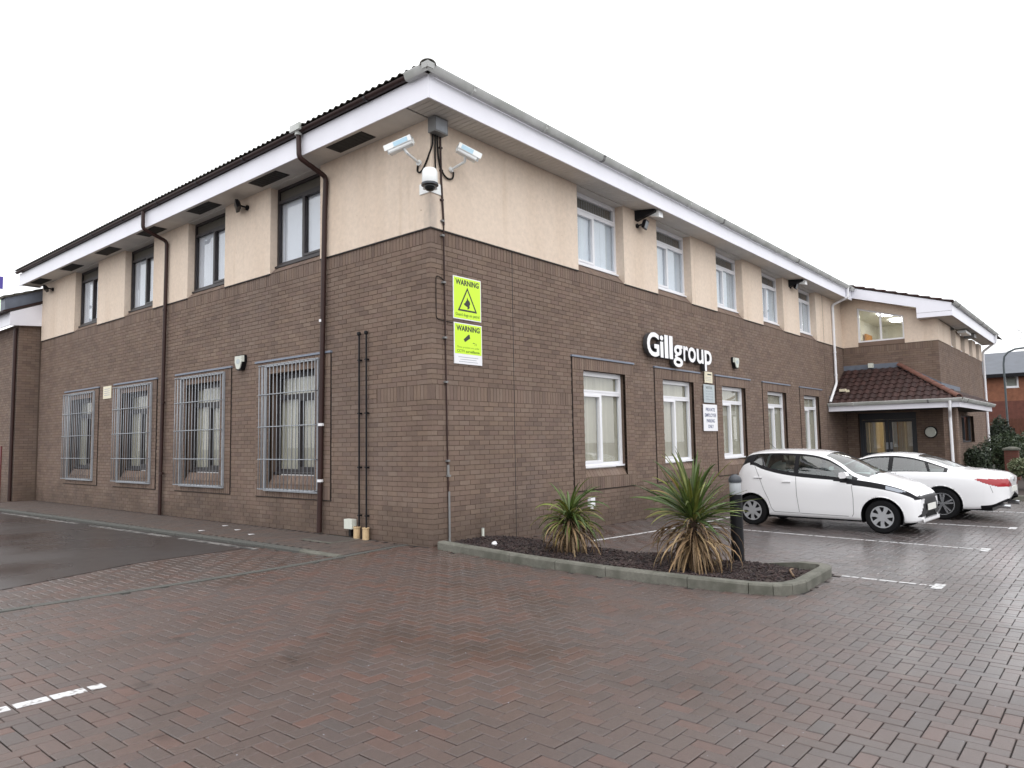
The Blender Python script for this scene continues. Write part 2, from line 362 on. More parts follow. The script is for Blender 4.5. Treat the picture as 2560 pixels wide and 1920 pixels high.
# facade frames: u along the wall, d into the wall, z up
FR = lambda u, d, z: (u, d, z)                 # long front, facing -y
FL = lambda u, d, z: (d, u, z)                 # left side, facing -x
XG = 20.55
FG = lambda u, d, z: (XG+d, u, z)              # wing gable, facing -x
YW = -3.05
FWF = lambda u, d, z: (u, YW+d, z)             # wing front, facing -y
YN = 16.75
FN = lambda u, d, z: (u, YN+d, z)
def fbox(mb, F, u0, u1, d0, d1, z0, z1): mb.box(F(u0, d0, z0), F(u1, d1, z1))
def cells(mb, F, u0, u1, z0, z1, holes, d0, d1):
    us = sorted({u0, u1, *[min(max(h[k], u0), u1) for h in holes for k in (0, 1)]})
    zs = sorted({z0, z1, *[min(max(h[k], z0), z1) for h in holes for k in (2, 3)]})
    for j in range(len(zs)-1):
        run = None
        for i in range(len(us)-1):
            cu_, cz = (us[i]+us[i+1])/2, (zs[j]+zs[j+1])/2
            inside = any(h[0] < cu_ < h[1] and h[2] < cz < h[3] for h in holes)
            if not inside and run is None: run = us[i]
            if inside and run is not None: fbox(mb, F, run, us[i], d0, d1, zs[j], zs[j+1]); run = None
        if run is not None: fbox(mb, F, run, us[-1], d0, d1, zs[j], zs[j+1])

BR = []     # every brick: (parent key, centre, (hx,hy,hz))
def lay(F, key, u0, u1, z0, z1, holes=(), soldiers=(), dface=-.006, depth=.1, phase=0, first=None):
    """lay stretcher bond bricks with recessed joints; soldiers = [(zlo, zhi, ulo, uhi)] upright courses"""
    z = z0; row = 0
    while z < z1-.01:
        zt = min(z+.075, z1)
        iv = [(u0, u1)]
        for h in list(holes)+[(s[2], s[3], s[0], s[1]) for s in soldiers]:
            if h[2] < (z+zt)/2 < h[3]:
                nv = []
                for a, b in iv:
                    if h[1] <= a or h[0] >= b: nv.append((a, b)); continue
                    if h[0] > a: nv.append((a, h[0]))
                    if h[1] < b: nv.append((h[1], b))
                iv = nv
        for a, b in iv:
            off = u0-(.1125 if (row+phase) % 2 else 0)
            k0 = math.floor((a-off)/.225)
            u = k0*.225+off
            while u < b-.004:
                s_, e_ = max(u, a), min(u+.215, b)
                if a > u and a == u0 and first is not None and k0 is not None: pass
                if e_-s_ > .02: BR.append((key, F, s_, e_, dface, depth, z+.0, zt-.010))
                u += .225
        z = zt; row += 1
    for zl, zh, ul, uh in soldiers:
        iv = [(ul, uh)]
        for h in holes:
            if h[2] < (zl+zh)/2 < h[3]:
                nv = []
                for a, b in iv:
                    if h[1] <= a or h[0] >= b: nv.append((a, b)); continue
                    if h[0] > a: nv.append((a, h[0]))
                    if h[1] < b: nv.append((h[1], b))
                iv = nv
        for a, b in iv:
            u = a
            while u < b-.03:
                BR.append((key, F, u, min(u+.065, b), dface, depth, zl, zh-.010)); u += .075

# ------------------------------------------------------------------ the office building
office = thing('office_building', 'long two storey office with brown brick ground floor, cream render above and white eaves', 'office building')
ZB = 4.65; ZS = 6.30
# openings
RW_lo = [(3.85+3.045*k, 5.33+3.045*k, .775, 2.775) for k in range(5)]
RP = [(3.50+3.045*k, 5.64+3.045*k, .55, 3.0) for k in range(5)]
RW_up = [(3.78+3.05*k, 5.43+3.05*k, ZB, ZS) for k in range(5)]
LC = [3.57, 6.80, 10.04, 13.33]
LW_lo = [(c-.72, c+.72, .775, 2.775) for c in LC]
LP = [(c-1.15, c+1.15, .55, 3.0) for c in LC]
LW_up = [(2.73+3.235*k, 4.30+3.235*k, ZB, ZS) for k in range(4)]
XE = XG; YE = 16.6
def wall(name, F, u0, u1, z0, z1, holes, d0=0, d1=.25, m='mortar', parent=office, label=None):
    mb = MB(); cells(mb, F, u0, u1, z0, z1, holes, d0, d1)
    return mb.build(name, m, parent, label=label, fix=False)
wr = wall('brick_wall', FR, 0, XE, -.35, ZB, RW_lo, label='brown brick ground floor wall of the long front')
wl = wall('brick_wall', FL, .25, YE, -.35, ZB, LW_lo, label='brown brick ground floor wall of the left side')
for w, F, P, O in ((wr, FR, RP, RW_lo), (wl, FL, LP, LW_lo)):
    mb = MB()
    for p, o in zip(P, O): cells(mb, F, p[0], p[1], p[2], p[3], [o], -.02, -.0005)
    mb.build('window_surround', 'mortar', w, fix=False)
    mb = MB()
    for p in P:       # dark sealant round each projecting surround
        for a in ((p[0]-.014, p[0]-.001, p[2]-.014, p[3]), (p[1]+.001, p[1]+.014, p[2]-.014, p[3]), (p[0]-.001, p[1]+.001, p[2]-.014, p[2]-.001)):
            fbox(mb, F, a[0], a[1], -.012, -.0004, a[2], a[3])
    mb.build('sealant_joint', 'joint', w, fix=False)
lay(FR, 'r', -.006, XE, -.3, ZB, RP, [(ZB-.225, ZB-.004, -.006, XE), (2.10, 2.325, -.006, 3.49)], phase=0)
lay(FL, 'l', .0965, YE, -.3, ZB, LP, [(ZB-.225, ZB-.004, .0965, YE), (2.10, 2.325, .0965, 1.25)], phase=1)
for key, F, P, O in (('r', FR, RP, RW_lo), ('l', FL, LP, LW_lo)):
    for p, o in zip(P, O):
        lay(F, key, p[0], p[1], .775, 2.775, [o], (), dface=-.026, depth=.06)
        lay(F, key, p[0], p[1], 0, 0, (), [(.55, .775, p[0], p[1]), (2.775, 3.0, p[0], p[1])], dface=-.026, depth=.06)
def piers(F, u0, u1, z0, z1, holes, parent=office):
    x = u0
    for h in list(holes)+[None]:
        e = h[0] if h else u1; mb = MB(); fbox(mb, F, x, e, -.02, .25, z0, z1); mb.build('render_panel', 'stucco', parent, fix=False)
        if h: x = h[1]
piers(FR, -.02, XE, ZB, ZS, RW_up); piers(FL, .25, YE, ZB, ZS, LW_up)
stR = stL = office
# bead under the render
def bead(F, u0, u1, holes, z=ZB):
    x = u0
    for h in list(holes)+[None]:
        e = h[0] if h else u1
        mb = MB(); fbox(mb, F, x, e, -.026, -.0065, z-.02, z-.001); mb.build('drip_bead', 'joint', office, fix=False)
        if h: x = h[1]
bead(FR, -.02, XE, RW_up); bead(FL, -.0065, YE, LW_up)
# sloping brick sills
def sill(F, u0, u1, zf, zb, d, parent, key=None):
    mb = MB(); n = max(1, int(round((u1-u0)/.1125))); w = (u1-u0)/n
    for k in range(n):
        a, b = u0+k*w+.004, u0+(k+1)*w-.004
        mb.prism([F(a, 0.0, zf-.03), F(a, d, zf-.03), F(a, d, zb), F(a, 0.0, zf+.012)], (0, 0, 0), Vector(F(b, 0, 0))-Vector(F(a, 0, 0)))
    o = mb.build('brick_sill', 'brick', parent)
    mb2 = MB(); mb2.prism([F(u0, .012, zf-.02), F(u0, d+.08, zf-.02), F(u0, d+.08, zb-.012), F(u0, d, zb-.012), F(u0, .012, zf-.006)], (0, 0, 0), Vector(F(u1, 0, 0))-Vector(F(u0, 0, 0)))
    mb2.build('sill_bed', 'mortar', o)
for k, h in enumerate(RW_up): sill(FR, h[0], h[1], ZB, ZB+.20, .17, stR)
for k, h in enumerate(LW_up): sill(FL, h[0], h[1], ZB, ZB+.14, .13, stL)
for w, F, O in ((wr, FR, RW_lo), (wl, FL, LW_lo)):
    for h in O: sill(F, h[0], h[1], .775, .93, .09, w)
for F, O, D_ in ((FR, RW_up, .16), (FL, LW_up, .12)):
    for h in O: mb = MB(); fbox(mb, F, h[0], h[1], -.0200, .3, ZS-.018, ZS+.011); mb.build('soffit_return', 'soffit', office, fix=False)
# zinc strips over the lower windows
for w, F, P in ((wr, FR, RP), (wl, FL, LP)):
    for p in P:
        mb = MB(); fbox(mb, F, p[0]-.03, p[1]+.03, -.045, -.0005, 3.0, 3.034); mb.build('flashing_strip', 'leadlight', w, fix=False)
# movement joints
mb = MB(); fbox(mb, FR, 1.845, 1.857, -.0085, -.0065, -.2, ZB-.02); fbox(mb, FR, 18.35, 18.365, -.0085, -.0065, -.2, ZB-.02); fbox(mb, FR, 18.35, 18.365, -.0235, -.0205, ZB, ZS)
mb.build('movement_joint', 'joint', wr, fix=False)

# windows ---------------------------------------------------------------
def window(F, u0, u1, z0, z1, d, mf, mblind, transom, parent=office, top='pane', fr=.055, mull=.5, slat=.089, side=1, label=None, headpanel=None):
    mb = MB(); D = .07
    def b(a0, a1, c0, c1, dd=0, D_=D): fbox(mb, F, a0, a1, d+dd, d+D_, c0, c1)
    b(u0, u0+fr, z0, z1); b(u1-fr, u1, z0, z1); b(u0+fr, u1-fr, z0, z0+fr); b(u0+fr, u1-fr, z1-fr, z1)
    panes = []
    zt = z1-fr
    if transom:
        b(u0+fr, u1-fr, transom-fr/2, transom+fr/2)
        panes.append((u0+fr, u1-fr, transom+fr/2, zt)); zt = transom-fr/2
    if mull:
        um = u0+(u1-u0)*mull
        b(um-fr*.45, um+fr*.45, z0+fr, zt)
        panes += [(u0+fr, um-fr*.45, z0+fr, zt), (um+fr*.45, u1-fr, z0+fr, zt)]
        # opening sash on one side has its own proud frame
        q = panes[-2] if side == 1 else panes[-1]
        s = .04
        for a in ((q[0], q[0]+s, q[2], q[3]), (q[1]-s, q[1], q[2], q[3]), (q[0]+s, q[1]-s, q[2], q[2]+s), (q[0]+s, q[1]-s, q[3]-s, q[3])): b(*a, dd=-.012)
        if side == 1: panes[-2] = (q[0]+s, q[1]-s, q[2]+s, q[3]-s)
        else: panes[-1] = (q[0]+s, q[1]-s, q[2]+s, q[3]-s)
    else: panes.append((u0+fr, u1-fr, z0+fr, zt))
    if transom and top == 'pane':
        q = panes[0]; s = .035
        for a in ((q[0], q[0]+s, q[2], q[3]), (q[1]-s, q[1], q[2], q[3]), (q[0]+s, q[1]-s, q[2], q[2]+s), (q[0]+s, q[1]-s, q[3]-s, q[3])): b(*a, dd=-.008)
        panes[0] = (q[0]+s, q[1]-s, q[2]+s, q[3]-s)
    w = mb.build('window', mf, parent, fix=False, label=label)
    for i, q in enumerate(panes):
        mp = MB(); fbox(mp, F, q[0]-.004, q[1]+.004, d+.034, d+.040, q[2]-.004, q[3]+.004)
        isp = transom and i == 0 and top != 'pane'
        mp.build('head_panel' if isp else 'pane', top if isp else 'glass', w, fix=False)
    ms = MB(); fbox(ms, F, u0-.02, u1+.02, d-.05, d+.01, z0-.035, z0-.002); ms.build('sill', mf, w, fix=False)
    if mblind:
        mbd = MB(); x = u0+.012; rr = random.Random(int(u0*100)+int(z0*10))
        while x < u1-.03:
            tw = rr.uniform(.0, .009); e = min(x+slat*.97, u1-.012)
            fbox(mbd, F, x, e, d+.078+tw, d+.0795+tw, z0+.03, z1-.02); x += slat*.93
        fbox(mbd, F, u0+.01, u1-.01, d+.072, d+.10, z1-.05, z1-.015)
        mbd.build('vertical_blind', mblind, w, fix=False)
        if transom and mblind == 'blind_blue':  # darker slats above the transom, eaves shade put into their colour
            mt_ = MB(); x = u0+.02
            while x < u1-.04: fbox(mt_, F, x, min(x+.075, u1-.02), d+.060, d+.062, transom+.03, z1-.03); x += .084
            mt_.build('shaded_top_blind', 'blind_shaded', w, fix=False)
    return w
for h in RW_up: window(FR, h[0], h[1], ZB+.21, ZS-.021, .17, 'white', 'blind_blue', 5.90)
for h in RW_lo: window(FR, h[0], h[1], .985, 2.775, .09, 'white', 'blind_cream', 2.36)
M['ventpanel'] = mat('louvre_panel', (.075, .065, .05), .6, var=.15)
for h in LW_up: window(FL, h[0], h[1], ZB+.15, ZS-.021, .13, 'brownframe', 'blind_white', 6.02, top='ventpanel', side=1, mull=.47)
for h in LW_lo: window(FL, h[0], h[1], .985, 2.775, .14, 'brownframe', 'blind_cream', 2.32, side=1)

# eaves -------------------------------------------------------------------
OV = .5
mb = MB()
x = 0
for a in np.arange(-OV, XG-.45, 5.0):
    e = min(a+5.0, XG-.45); f = MB(); fbox(f, FR, a+.002, e-.002, -OV-.02, -OV, ZS-.02, ZS+.33); fbox(f, FR, a+.002, e-.002, -OV-.026, -OV-.0205, ZS-.02, ZS+.012)
    f.build('fascia_board', 'fascia', office, fix=False)
for a in np.arange(-OV-.02, YE+.4, 5.0):
    e = min(a+5.0, YE+.4); f = MB(); fbox(f, FL, a+.002, e-.002, -OV-.02, -OV, ZS-.02, ZS+.33)
    f.build('fascia_board', 'fascia', office, fix=False)
f = MB(); fbox(f, FN, -OV, .0, -.15+YE+.4-YN, -.13+YE+.4-YN, ZS-.02, ZS+.33); f.build('fascia_board', 'fascia', office, fix=False)
# soffits
sofR = MB(); fbox(sofR, FR, -OV+.002, XG-.45, -OV+.002, -.0205, ZS+.012, ZS+.03)
soR = sofR.build('soffit', 'ventdark', office, fix=False)
bm_ = MB(); bm_.box((0, 0, 0), (.096, OV-.024, .011)); bme = bm_.mesh('soffit_board', 'soffit', fix=False)
u = -OV+.004
while u < XG-.55:
    link('soffit_board', bme, soR, loc=(u, -OV+.002, ZS)); u += .1045
sofL = MB(); fbox(sofL, FL, -.0, YE+.38, -OV+.002, -.0205, ZS+.012, ZS+.03); soL = sofL.build('soffit', 'ventdark', office, fix=False)
y = .005
while y < YE+.3:
    e = min(y+2.4, YE+.38); f = MB(); fbox(f, FL, y+.002, e-.004, -OV+.002, -.0205, ZS, ZS+.011); f.build('soffit_board', 'soffit', soL, fix=False); y += 2.4
for k in range(7):
    c = 1.55+2.4*k; f = MB()
    fbox(f, FL, c-.46, c+.46, -.42, -.13, ZS-.006, ZS-.0005)
    for j in range(9): fbox(f, FL, c-.44+j*.1, c-.40+j*.1, -.41, -.14, ZS-.012, ZS-.0065)
    f.build('soffit_vent', 'ventdark', soL, fix=False)
# gutters
def gutter(F, u0, u1, d, z, m, name='gutter', parent=office, step=1.75, r=.062, round_=True):
    mb = MB(); n = 9
    prof = [(d-r*math.sin(a), z-r*math.cos(a)) for a in np.linspace(-math.pi/2, math.pi/2, n)] if round_ else [(d+.05, z-.08), (d-.02, z-.08), (d-.05, z-.05), (d-.06, z-.01), (d-.075, z+.01), (d-.075, z+.02)]
    inn = [(a*.86+d*.14, b+.004) for a, b in prof][::-1] if round_ else [(a+.008, b+.008) for a, b in prof][::-1]
    poly = [F(u0, a, b) for a, b in prof+inn]
    mb.prism(poly, (0, 0, 0), Vector(F(u1, 0, 0))-Vector(F(u0, 0, 0)))
    g = mb.build(name, m, parent, smooth=True)
    x = u0+.9
    while x < u1-.2:
        b = MB(); po = [F(x, a*1.14-d*.14 if round_ else a-.013, bb-.012) for a, bb in prof]+[F(x, a, bb+.001) for a, bb in prof][::-1]
        b.prism(po, (0, 0, 0), Vector(F(x+.05, 0, 0))-Vector(F(x, 0, 0))); b.build('gutter_bracket', 'brownframe' if m == 'brown' else 'steelgrey' if int(x/step) % 3 == 2 else m, g); x += step
    return g
gR = gutter(FR, -OV-.12, XG-.42, -OV-.085, ZS+.385, 'gutter', round_=False, r=.07)
gL = gutter(FL, -.15, YE+.42, -OV-.075, ZS+.385, 'brown', r=.053)
gC = gutter(FL, -OV-.1, -.15, -OV-.085, ZS+.385, 'gutter', round_=False, step=9)
mb = MB(); mb.loft([[(-OV-.145, -OV-.145, ZS+.34), (-OV-.03, -OV-.145, ZS+.34), (-OV-.03, -OV-.03, ZS+.34), (-OV-.145, -OV-.03, ZS+.34)], [(-OV-.166, -OV-.166, ZS+.412), (-OV-.02, -OV-.166, ZS+.412), (-OV-.02, -OV-.02, ZS+.412), (-OV-.166, -OV-.02, ZS+.412)]]); mb.build('gutter_corner', 'gutter', office)
# main roof: low hipped roof
RZ = ZS+.40; pit = math.tan(R_(17.5))
def roof(x0, x1, y0, y1, z, parent, m='roofsheet'):
    h = (y1-y0)/2*pit
    mb = MB(); a = (y1-y0)/2
    v = [(x0, y0, z), (x1, y0, z), (x1, y1, z), (x0, y1, z), (x0+a, y0+a, z+h), (x1-a, y0+a, z+h)]
    mb.add(v, [(0, 1, 5, 4), (1, 2, 5), (2, 3, 4, 5), (3, 0, 4), (0, 3, 2, 1)])
    return mb.build('roof', m, parent)
rf = roof(-OV-.05, 34, -OV-.05, YE+.45, RZ, office)
# one interlocking tile
def tile_mesh(name, m, w=.3, l=.37, amp=.04, rolls=1):
    mb = MB(); n = 10*rolls; top = []
    def prof(t):
        t = (t*rolls) % 1 if rolls > 1 else t
        return amp*max(0, math.sin(math.pi*min(1, max(0, (t-.35)/.65))))**.8 if t > .35 else 0
    rings = []
    for yv, dz in ((0, .030), (l, .006)):
        up = [(w*t, yv, prof(t)+dz) for t in np.linspace(0, 1.03, n)]
        dn = [(w*t, yv, prof(t)+dz-.014) for t in np.linspace(0, 1.03, n)][::-1]
        rings.append(up+dn)
    mb.loft(rings)
    return mb.mesh(name, m, smooth=True)
tile_m = tile_mesh('roof_tile', 'mosstile', .3, .37, .024, 2); tile_r = tile_mesh('roof_tile_red', 'tile', .235, .33)
def put_tile(me, parent, p, u_dir, slope_dir, name='roof_tile'):
    u_ = Vector(u_dir).normalized(); s_ = Vector(slope_dir).normalized(); n_ = u_.cross(s_)
    o = bpy.data.objects.new(name, me); COL.objects.link(o); o.parent = parent
    o.matrix_local = Matrix(((u_.x, s_.x, n_.x, p[0]), (u_.y, s_.y, n_.y, p[1]), (u_.z, s_.z, n_.z, p[2]), (0, 0, 0, 1)))
    return o
y = YE+.40
while y > -OV+.1:
    put_tile(tile_m, rf, (-OV-.13, y, RZ-.01), (0, -1, 0), (1, 0, pit)); y -= .3
x = -OV
while x < XG-.7:
    put_tile(tile_m, rf, (x, -OV-.03, RZ-.035), (1, 0, 0), (0, 1, pit)); x += .3
# hip tile at the corner
mb = MB()
for k in range(5):
    a = Vector((-OV-.10+k*.28, -OV-.10+k*.28, RZ-.01+k*.28*pit)); b = a+Vector((.31, .31, .31*pit-.02))
    ring = lambda c, r: [c+Vector((math.cos(t)*r*.7, -math.cos(t)*r*.7, math.sin(t)*r*.8)) for t in np.linspace(0, math.pi, 9)]+[c+Vector((math.cos(t)*r*.6, -math.cos(t)*r*.6, math.sin(t)*r*.68)) for t in np.linspace(math.pi, 0, 9)]
    mb.loft([ring(a, .12), ring(b, .105)])
mb.build('hip_tile', 'mosstile', rf, smooth=True)

# downpipes ------------------------------------------------------------------
def pipe(pts, r, m, name='downpipe', parent=office, clips=(), mclip=None, n=12, label=None):
    # round off bends
    P = [Vector(p) for p in pts]; Q = [P[0]]
    for i in range(1, len(P)-1):
        a = (P[i-1]-P[i]); b = (P[i+1]-P[i]); t = min(.07, a.length/2.2, b.length/2.2)
        A = P[i]+a.normalized()*t; B = P[i]+b.normalized()*t
        for s in (0, .33, .66, 1): Q.append(A*(1-s)**2+P[i]*2*s*(1-s)+B*s*s)
    Q.append(P[-1]); mb = MB(); mb.tube(Q, r, n); o = mb.build(name, m, parent, smooth=True, label=label)
    for c, ax in clips:
        k = MB(); k.tube([Vector(c)-Vector((0, 0, .022)), Vector(c)+Vector((0, 0, .022))], r*1.22, n)
        dx = .09 if ax == 'y' else .02; dy = .02 if ax == 'y' else .09
        k.build('pipe_clip', mclip or m, o)
    return o
d1 = pipe([(-.585, 2.54, 6.62), (-.585, 2.52, 6.22), (-.075, 2.49, 6.02), (-.075, 2.52, 5.5), (-.075, 2.64, .02)], .043, 'brown', clips=[((-.075, 2.585, 3.55), 'x'), ((-.075, 2.605, 1.80), 'x'), ((-.075, 2.62, .87), 'x')], mclip='white', label='brown downpipe with white clips near the corner')
hb = MB(); hb.tube([(-.585, 2.54, 6.60), (-.585, 2.54, 6.76)], .062, 12); hb.box((-.67, 2.40, 6.66), (-.52, 2.68, 6.77)); hb.build('outlet', 'gutter', d1)
d2 = pipe([(-.585, 8.46, 6.62), (-.585, 8.46, 6.24), (-.075, 8.43, 6.05), (-.075, 8.43, 5.6), (-.075, 8.50, .0)], .040, 'brown', clips=[((-.075, 8.45, z), 'x') for z in (4.5, 2.45, .9)], label='brown downpipe between the middle windows')
pipe([(19.4, -.585, 6.62), (19.4, -.585, 6.30), (19.34, -.07, 6.08), (19.34, -.07, 3.30), (18.5, -.08, 2.62)], .045, 'white', clips=[((19.34, -.07, z), 'y') for z in (5.2, 4.4, 3.6)], label='white downpipe ending on the porch gutter')


# ------------------------------------------------------------------ projecting entrance wing
AP_door = (-2.25, -.40, -.2, 2.28)
wg = MB(); cells(wg, FG, YW, 0, -.35, ZB, [AP_door], 0, .25)
wgo = wg.build('brick_wall', 'mortar', office, fix=False, label='brick gable wall of the entrance wing')
lay(FG, 'g', YW+.0965, -.01, -.3, ZB, [AP_door], [(ZB-.225, ZB-.004, YW+.0965, -.01)], phase=1)
XWE = 30.4
WW = [(22.9, 23.9), (24.95, 25.9), (26.9, 27.8), (28.75, 29.6)]
AP_w = (24.1, 27.0, 1.15, 2.2)
ww = MB(); cells(ww, FWF, XG, XWE, -.35, ZB, [AP_w], 0, .25)
wwo = ww.build('brick_wall', 'mortar', office, fix=False, label='brick front wall of the entrance wing')
lay(FWF, 'w', XG-.006, XWE, -.3, ZB, [AP_w], [(ZB-.225, ZB-.004, XG-.006, XWE)])
# gable render with the raked window
def vt(y): return 6.42+(y+.4)*.30      # verge underside
st = MB(); dd = (Vector((-.02, 0, 0)), Vector((.25, 0, 0)))
def gp(poly): st.prism([(XG, y, z) for y, z in poly], *dd)
wy0, wy1, wz0 = -2.05, -.55, 4.80
wt = lambda y: 6.06+(y+.56)*.30
gp([(wy1, ZB), (0, ZB), (0, vt(0)), (wy1, vt(wy1))]); gp([(YW-.02, ZB), (wy0, ZB), (wy0, vt(wy0)), (-2.54, vt(-2.54)), (YW-.02, 5.42)])
gp([(wy0, wt(wy0)), (wy1, wt(wy1)), (wy1, vt(wy1)), (wy0, vt(wy0))])
sg = st.build('render_wall', 'stucco', office, label='cream rendered gable of the entrance wing')
st = MB(); gp([(wy0, ZB), (wy1, ZB), (wy1, wz0), (wy0, wz0)]); st.build('brick_sill', 'brick', sg)
mb = MB(); fr = .06
def gq(poly, d0, d1, mb): mb.prism([(XG, y, z) for y, z in poly], (d0, 0, 0), (d1, 0, 0))
gq([(wy0, wz0), (wy1, wz0), (wy1, wz0+fr), (wy0, wz0+fr)], .03, .1, mb)
gq([(wy0, wt(wy0)-fr), (wy1, wt(wy1)-fr), (wy1, wt(wy1)), (wy0, wt(wy0))], .03, .1, mb)
for a in (wy0, (wy0+wy1)/2+.0-fr/2, wy1-fr): gq([(a, wz0+fr), (a+fr, wz0+fr), (a+fr, wt(a+fr)-fr), (a, wt(a)-fr)], .032, .098, mb)
wgd = mb.build('window', 'white', office, label='white framed window with sloping head, lit room behind')
ym = (wy0+wy1)/2
for a, b in ((wy0+fr, ym-fr/2), (ym+fr/2, wy1-fr)):
    mb = MB(); gq([(a, wz0+fr), (b, wz0+fr), (b, wt(b)-fr), (a, wt(a)-fr)], .06, .066, mb); mb.build('pane', 'glass', wgd)
# lit room
rm = MB(); X0, X1, Y0, Y1, Z0, Z1 = XG+.26, XG+5.0, YW+.3, -.05, 4.3, 5.98
rm.box((X1, Y0, Z0), (X1+.05, Y1, Z1)); rm.box((X0, Y0-.05, Z0), (X1, Y0, Z1)); rm.box((X0, Y1, Z0), (X1, Y1+.05, Z1)); rm.box((X0, Y0, Z1), (X1, Y1, Z1+.05)); rm.box((X0, Y0, Z0-.05), (X1, Y1, Z0))
rm.box((X0, wy1-.02, 5.98), (XG+.25, wy1+.0, 6.3))
rmo = rm.build('lit_room', 'room', office, fix=False)
for c in ((XG+1.4, -1.25), (XG+3.2, -1.25)):
    b = MB(); b.lathe([(.0, .0), (.62, 0), (.62, -.05), (.5, -.09), (0, -.1)], (0, 0, 0), n=24, caps=False); me = b.mesh('ceiling_lamp', 'lampglow')
    o = link('ceiling_lamp', me, rmo, loc=(c[0], c[1], Z1-.004)); o.scale = (.5, .55, 1)
b = MB(); b.box((X0+2.4, Y1-.12, Z0), (X0+3.3, Y1-.06, 5.45)); b.build('notice_board', 'orange', rmo, fix=False)
b = MB(); b.box((X1-.35, Y0+.4, Z0), (X1-.1, Y0+1.2, 5.3)); b.build('cupboard', 'wood', rmo, fix=False)
# wing front render and strip windows
hol = [(a, b, ZB, 5.36) for a, b in WW]
piers(FWF, XG+.25, XWE, ZB, 5.36, hol)
for a, b in WW: window(FWF, a, b, ZB+.08, 5.34, .12, 'white', 'blind_blue', None, mull=.5)
window(FWF, AP_w[0], AP_w[1], AP_w[2], AP_w[3], .12, 'darkgrey', None, None, mull=.5)
# wing eaves, box end and verge
VX = XG-.45; YE2 = -3.58; ZE = 5.37
mb = MB()
vb = lambda poly, x0, x1, m, nm: (lambda q: (q.prism([(0, y, z) for y, z in poly], (x0, 0, 0), (x1, 0, 0)), q.build(nm, m, office))[1])(MB())
vb([(-.52, 6.37), (-2.54, 5.765), (-2.54, 5.40), (-3.56, 5.37), (-3.58, 5.80), (-.52, 6.735)], VX, VX+.03, 'fascia', 'verge_board')
vb([(-2.54, 5.56), (-3.58, 5.53), (-3.58, 5.537), (-2.54, 5.567)], VX-.002, VX, 'joint', 'board_seam')
fw_ = MB(); fbox(fw_, FR, VX+.032, XWE+.3, YE2, YE2+.02, ZE, ZE+.42); fw_.build('fascia_board', 'fascia', office, fix=False)
sw = MB(); sw.box((VX+.032, YE2+.022, ZE+.012), (XWE+.3, YW-.021, ZE+.03)); sw.prism([(0, -2.54, 5.79), (0, -.52, 6.395), (0, -.52, 6.41), (0, -2.54, 5.805)], (VX+.032, 0, 0), (XG-.021, 0, 0)); sw.box((VX+.032, YW-.021, ZE+.013), (XG-.021, -2.54, ZE+.03)); sw.build('soffit', 'soffit', office)
gutter(FR, VX-.05, XWE+.5, YE2-.05, ZE+.46, 'gutter', round_=False)
mb = MB(); mb.add([(VX-.02, YE2-.03, ZE+.43), (33, YE2-.03, ZE+.43), (33, 0, 6.93), (VX-.02, 0, 6.93), (VX-.02, YE2-.03, ZE+.46), (33, YE2-.03, ZE+.46), (33, 0, 6.96), (VX-.02, 0, 6.96)], [(0, 3, 2, 1), (4, 5, 6, 7), (0, 1, 5, 4), (1, 2, 6, 5), (2, 3, 7, 6), (3, 0, 4, 7)])
rf2 = mb.build('roof', 'tile', office)
for k in range(10):
    yy = YE2-.05+k*.335; zz = ZE+.455+(k*.335)*(6.96-5.83)/3.61
    b = MB(); b.prism([(0, yy, zz), (0, yy+.37, zz+.095), (0, yy+.37, zz+.125), (0, yy, zz+.055)], (VX-.04, 0, 0), (VX+.26, 0, 0)); b.build('verge_tile', 'tile', rf2)
pipe([(XWE+.02, YE2-.04, ZE+.42), (XWE+.02, YE2-.04, ZE+.1), (XWE+.02, YW-.07, ZE-.3), (XWE+.02, YW-.07, -.2)], .05, 'white')
# entrance porch: hipped lean-to roof on the gable
PX, PY, PZ = 18.48, -3.86, 2.30; PE = 25.6; tp = .613
pf = MB(); pf.box((PX, PY, PZ), (PX+.025, -.022, PZ+.19)); pf.box((PX+.027, PY, PZ), (PE, PY+.025, PZ+.19)); pf.build('porch_fascia', 'fascia', office, fix=False)
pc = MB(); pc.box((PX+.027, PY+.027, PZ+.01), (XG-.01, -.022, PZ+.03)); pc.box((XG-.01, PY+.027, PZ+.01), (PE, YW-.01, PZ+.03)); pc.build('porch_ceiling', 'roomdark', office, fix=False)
FP = lambda u, d, z: (d, u, z)
gutter(FP, PY-.09, -.03, PX-.05, PZ+.25, 'gutter', round_=False, step=2.2)
gutter(FR, PX-.05, PE+.15, PY-.05, PZ+.25, 'gutter', round_=False, step=2.2)
zr0 = PZ+.24; ex, ey = PX-.03, PY-.03
zt = zr0+(XG-.01-ex)*tp; yh = ey+(XG-.01-ex)
mb = MB()
def slab(vs, t=.03): n = len(vs); mb.add([*vs, *[(a, b, c-t) for a, b, c in vs]], [tuple(range(n)), tuple(range(2*n-1, n-1, -1))]+[(i, i+n, (i+1) % n+n, (i+1) % n) for i in range(n)])
slab([(ex, ey, zr0), (ex, -.015, zr0), (XG-.01, -.015, zt), (XG-.01, yh, zt)])
zs_ = zr0+(YW-.01-ey)*tp; xs_ = ex+(YW-.01-ey)
slab([(ex, ey, zr0-.002), (XG-.012, yh, zt-.002), (XG-.012, YW-.012, zs_)]); slab([(ex, ey, zr0-.002), (XG-.012, YW-.012, zs_-.001), (PE, YW-.012, zs_-.001), (PE, ey, zr0-.002)])
pr = mb.build('porch_roof', 'roofsheet', office)
L_ = .33*math.cos(math.atan(tp)); row = 0
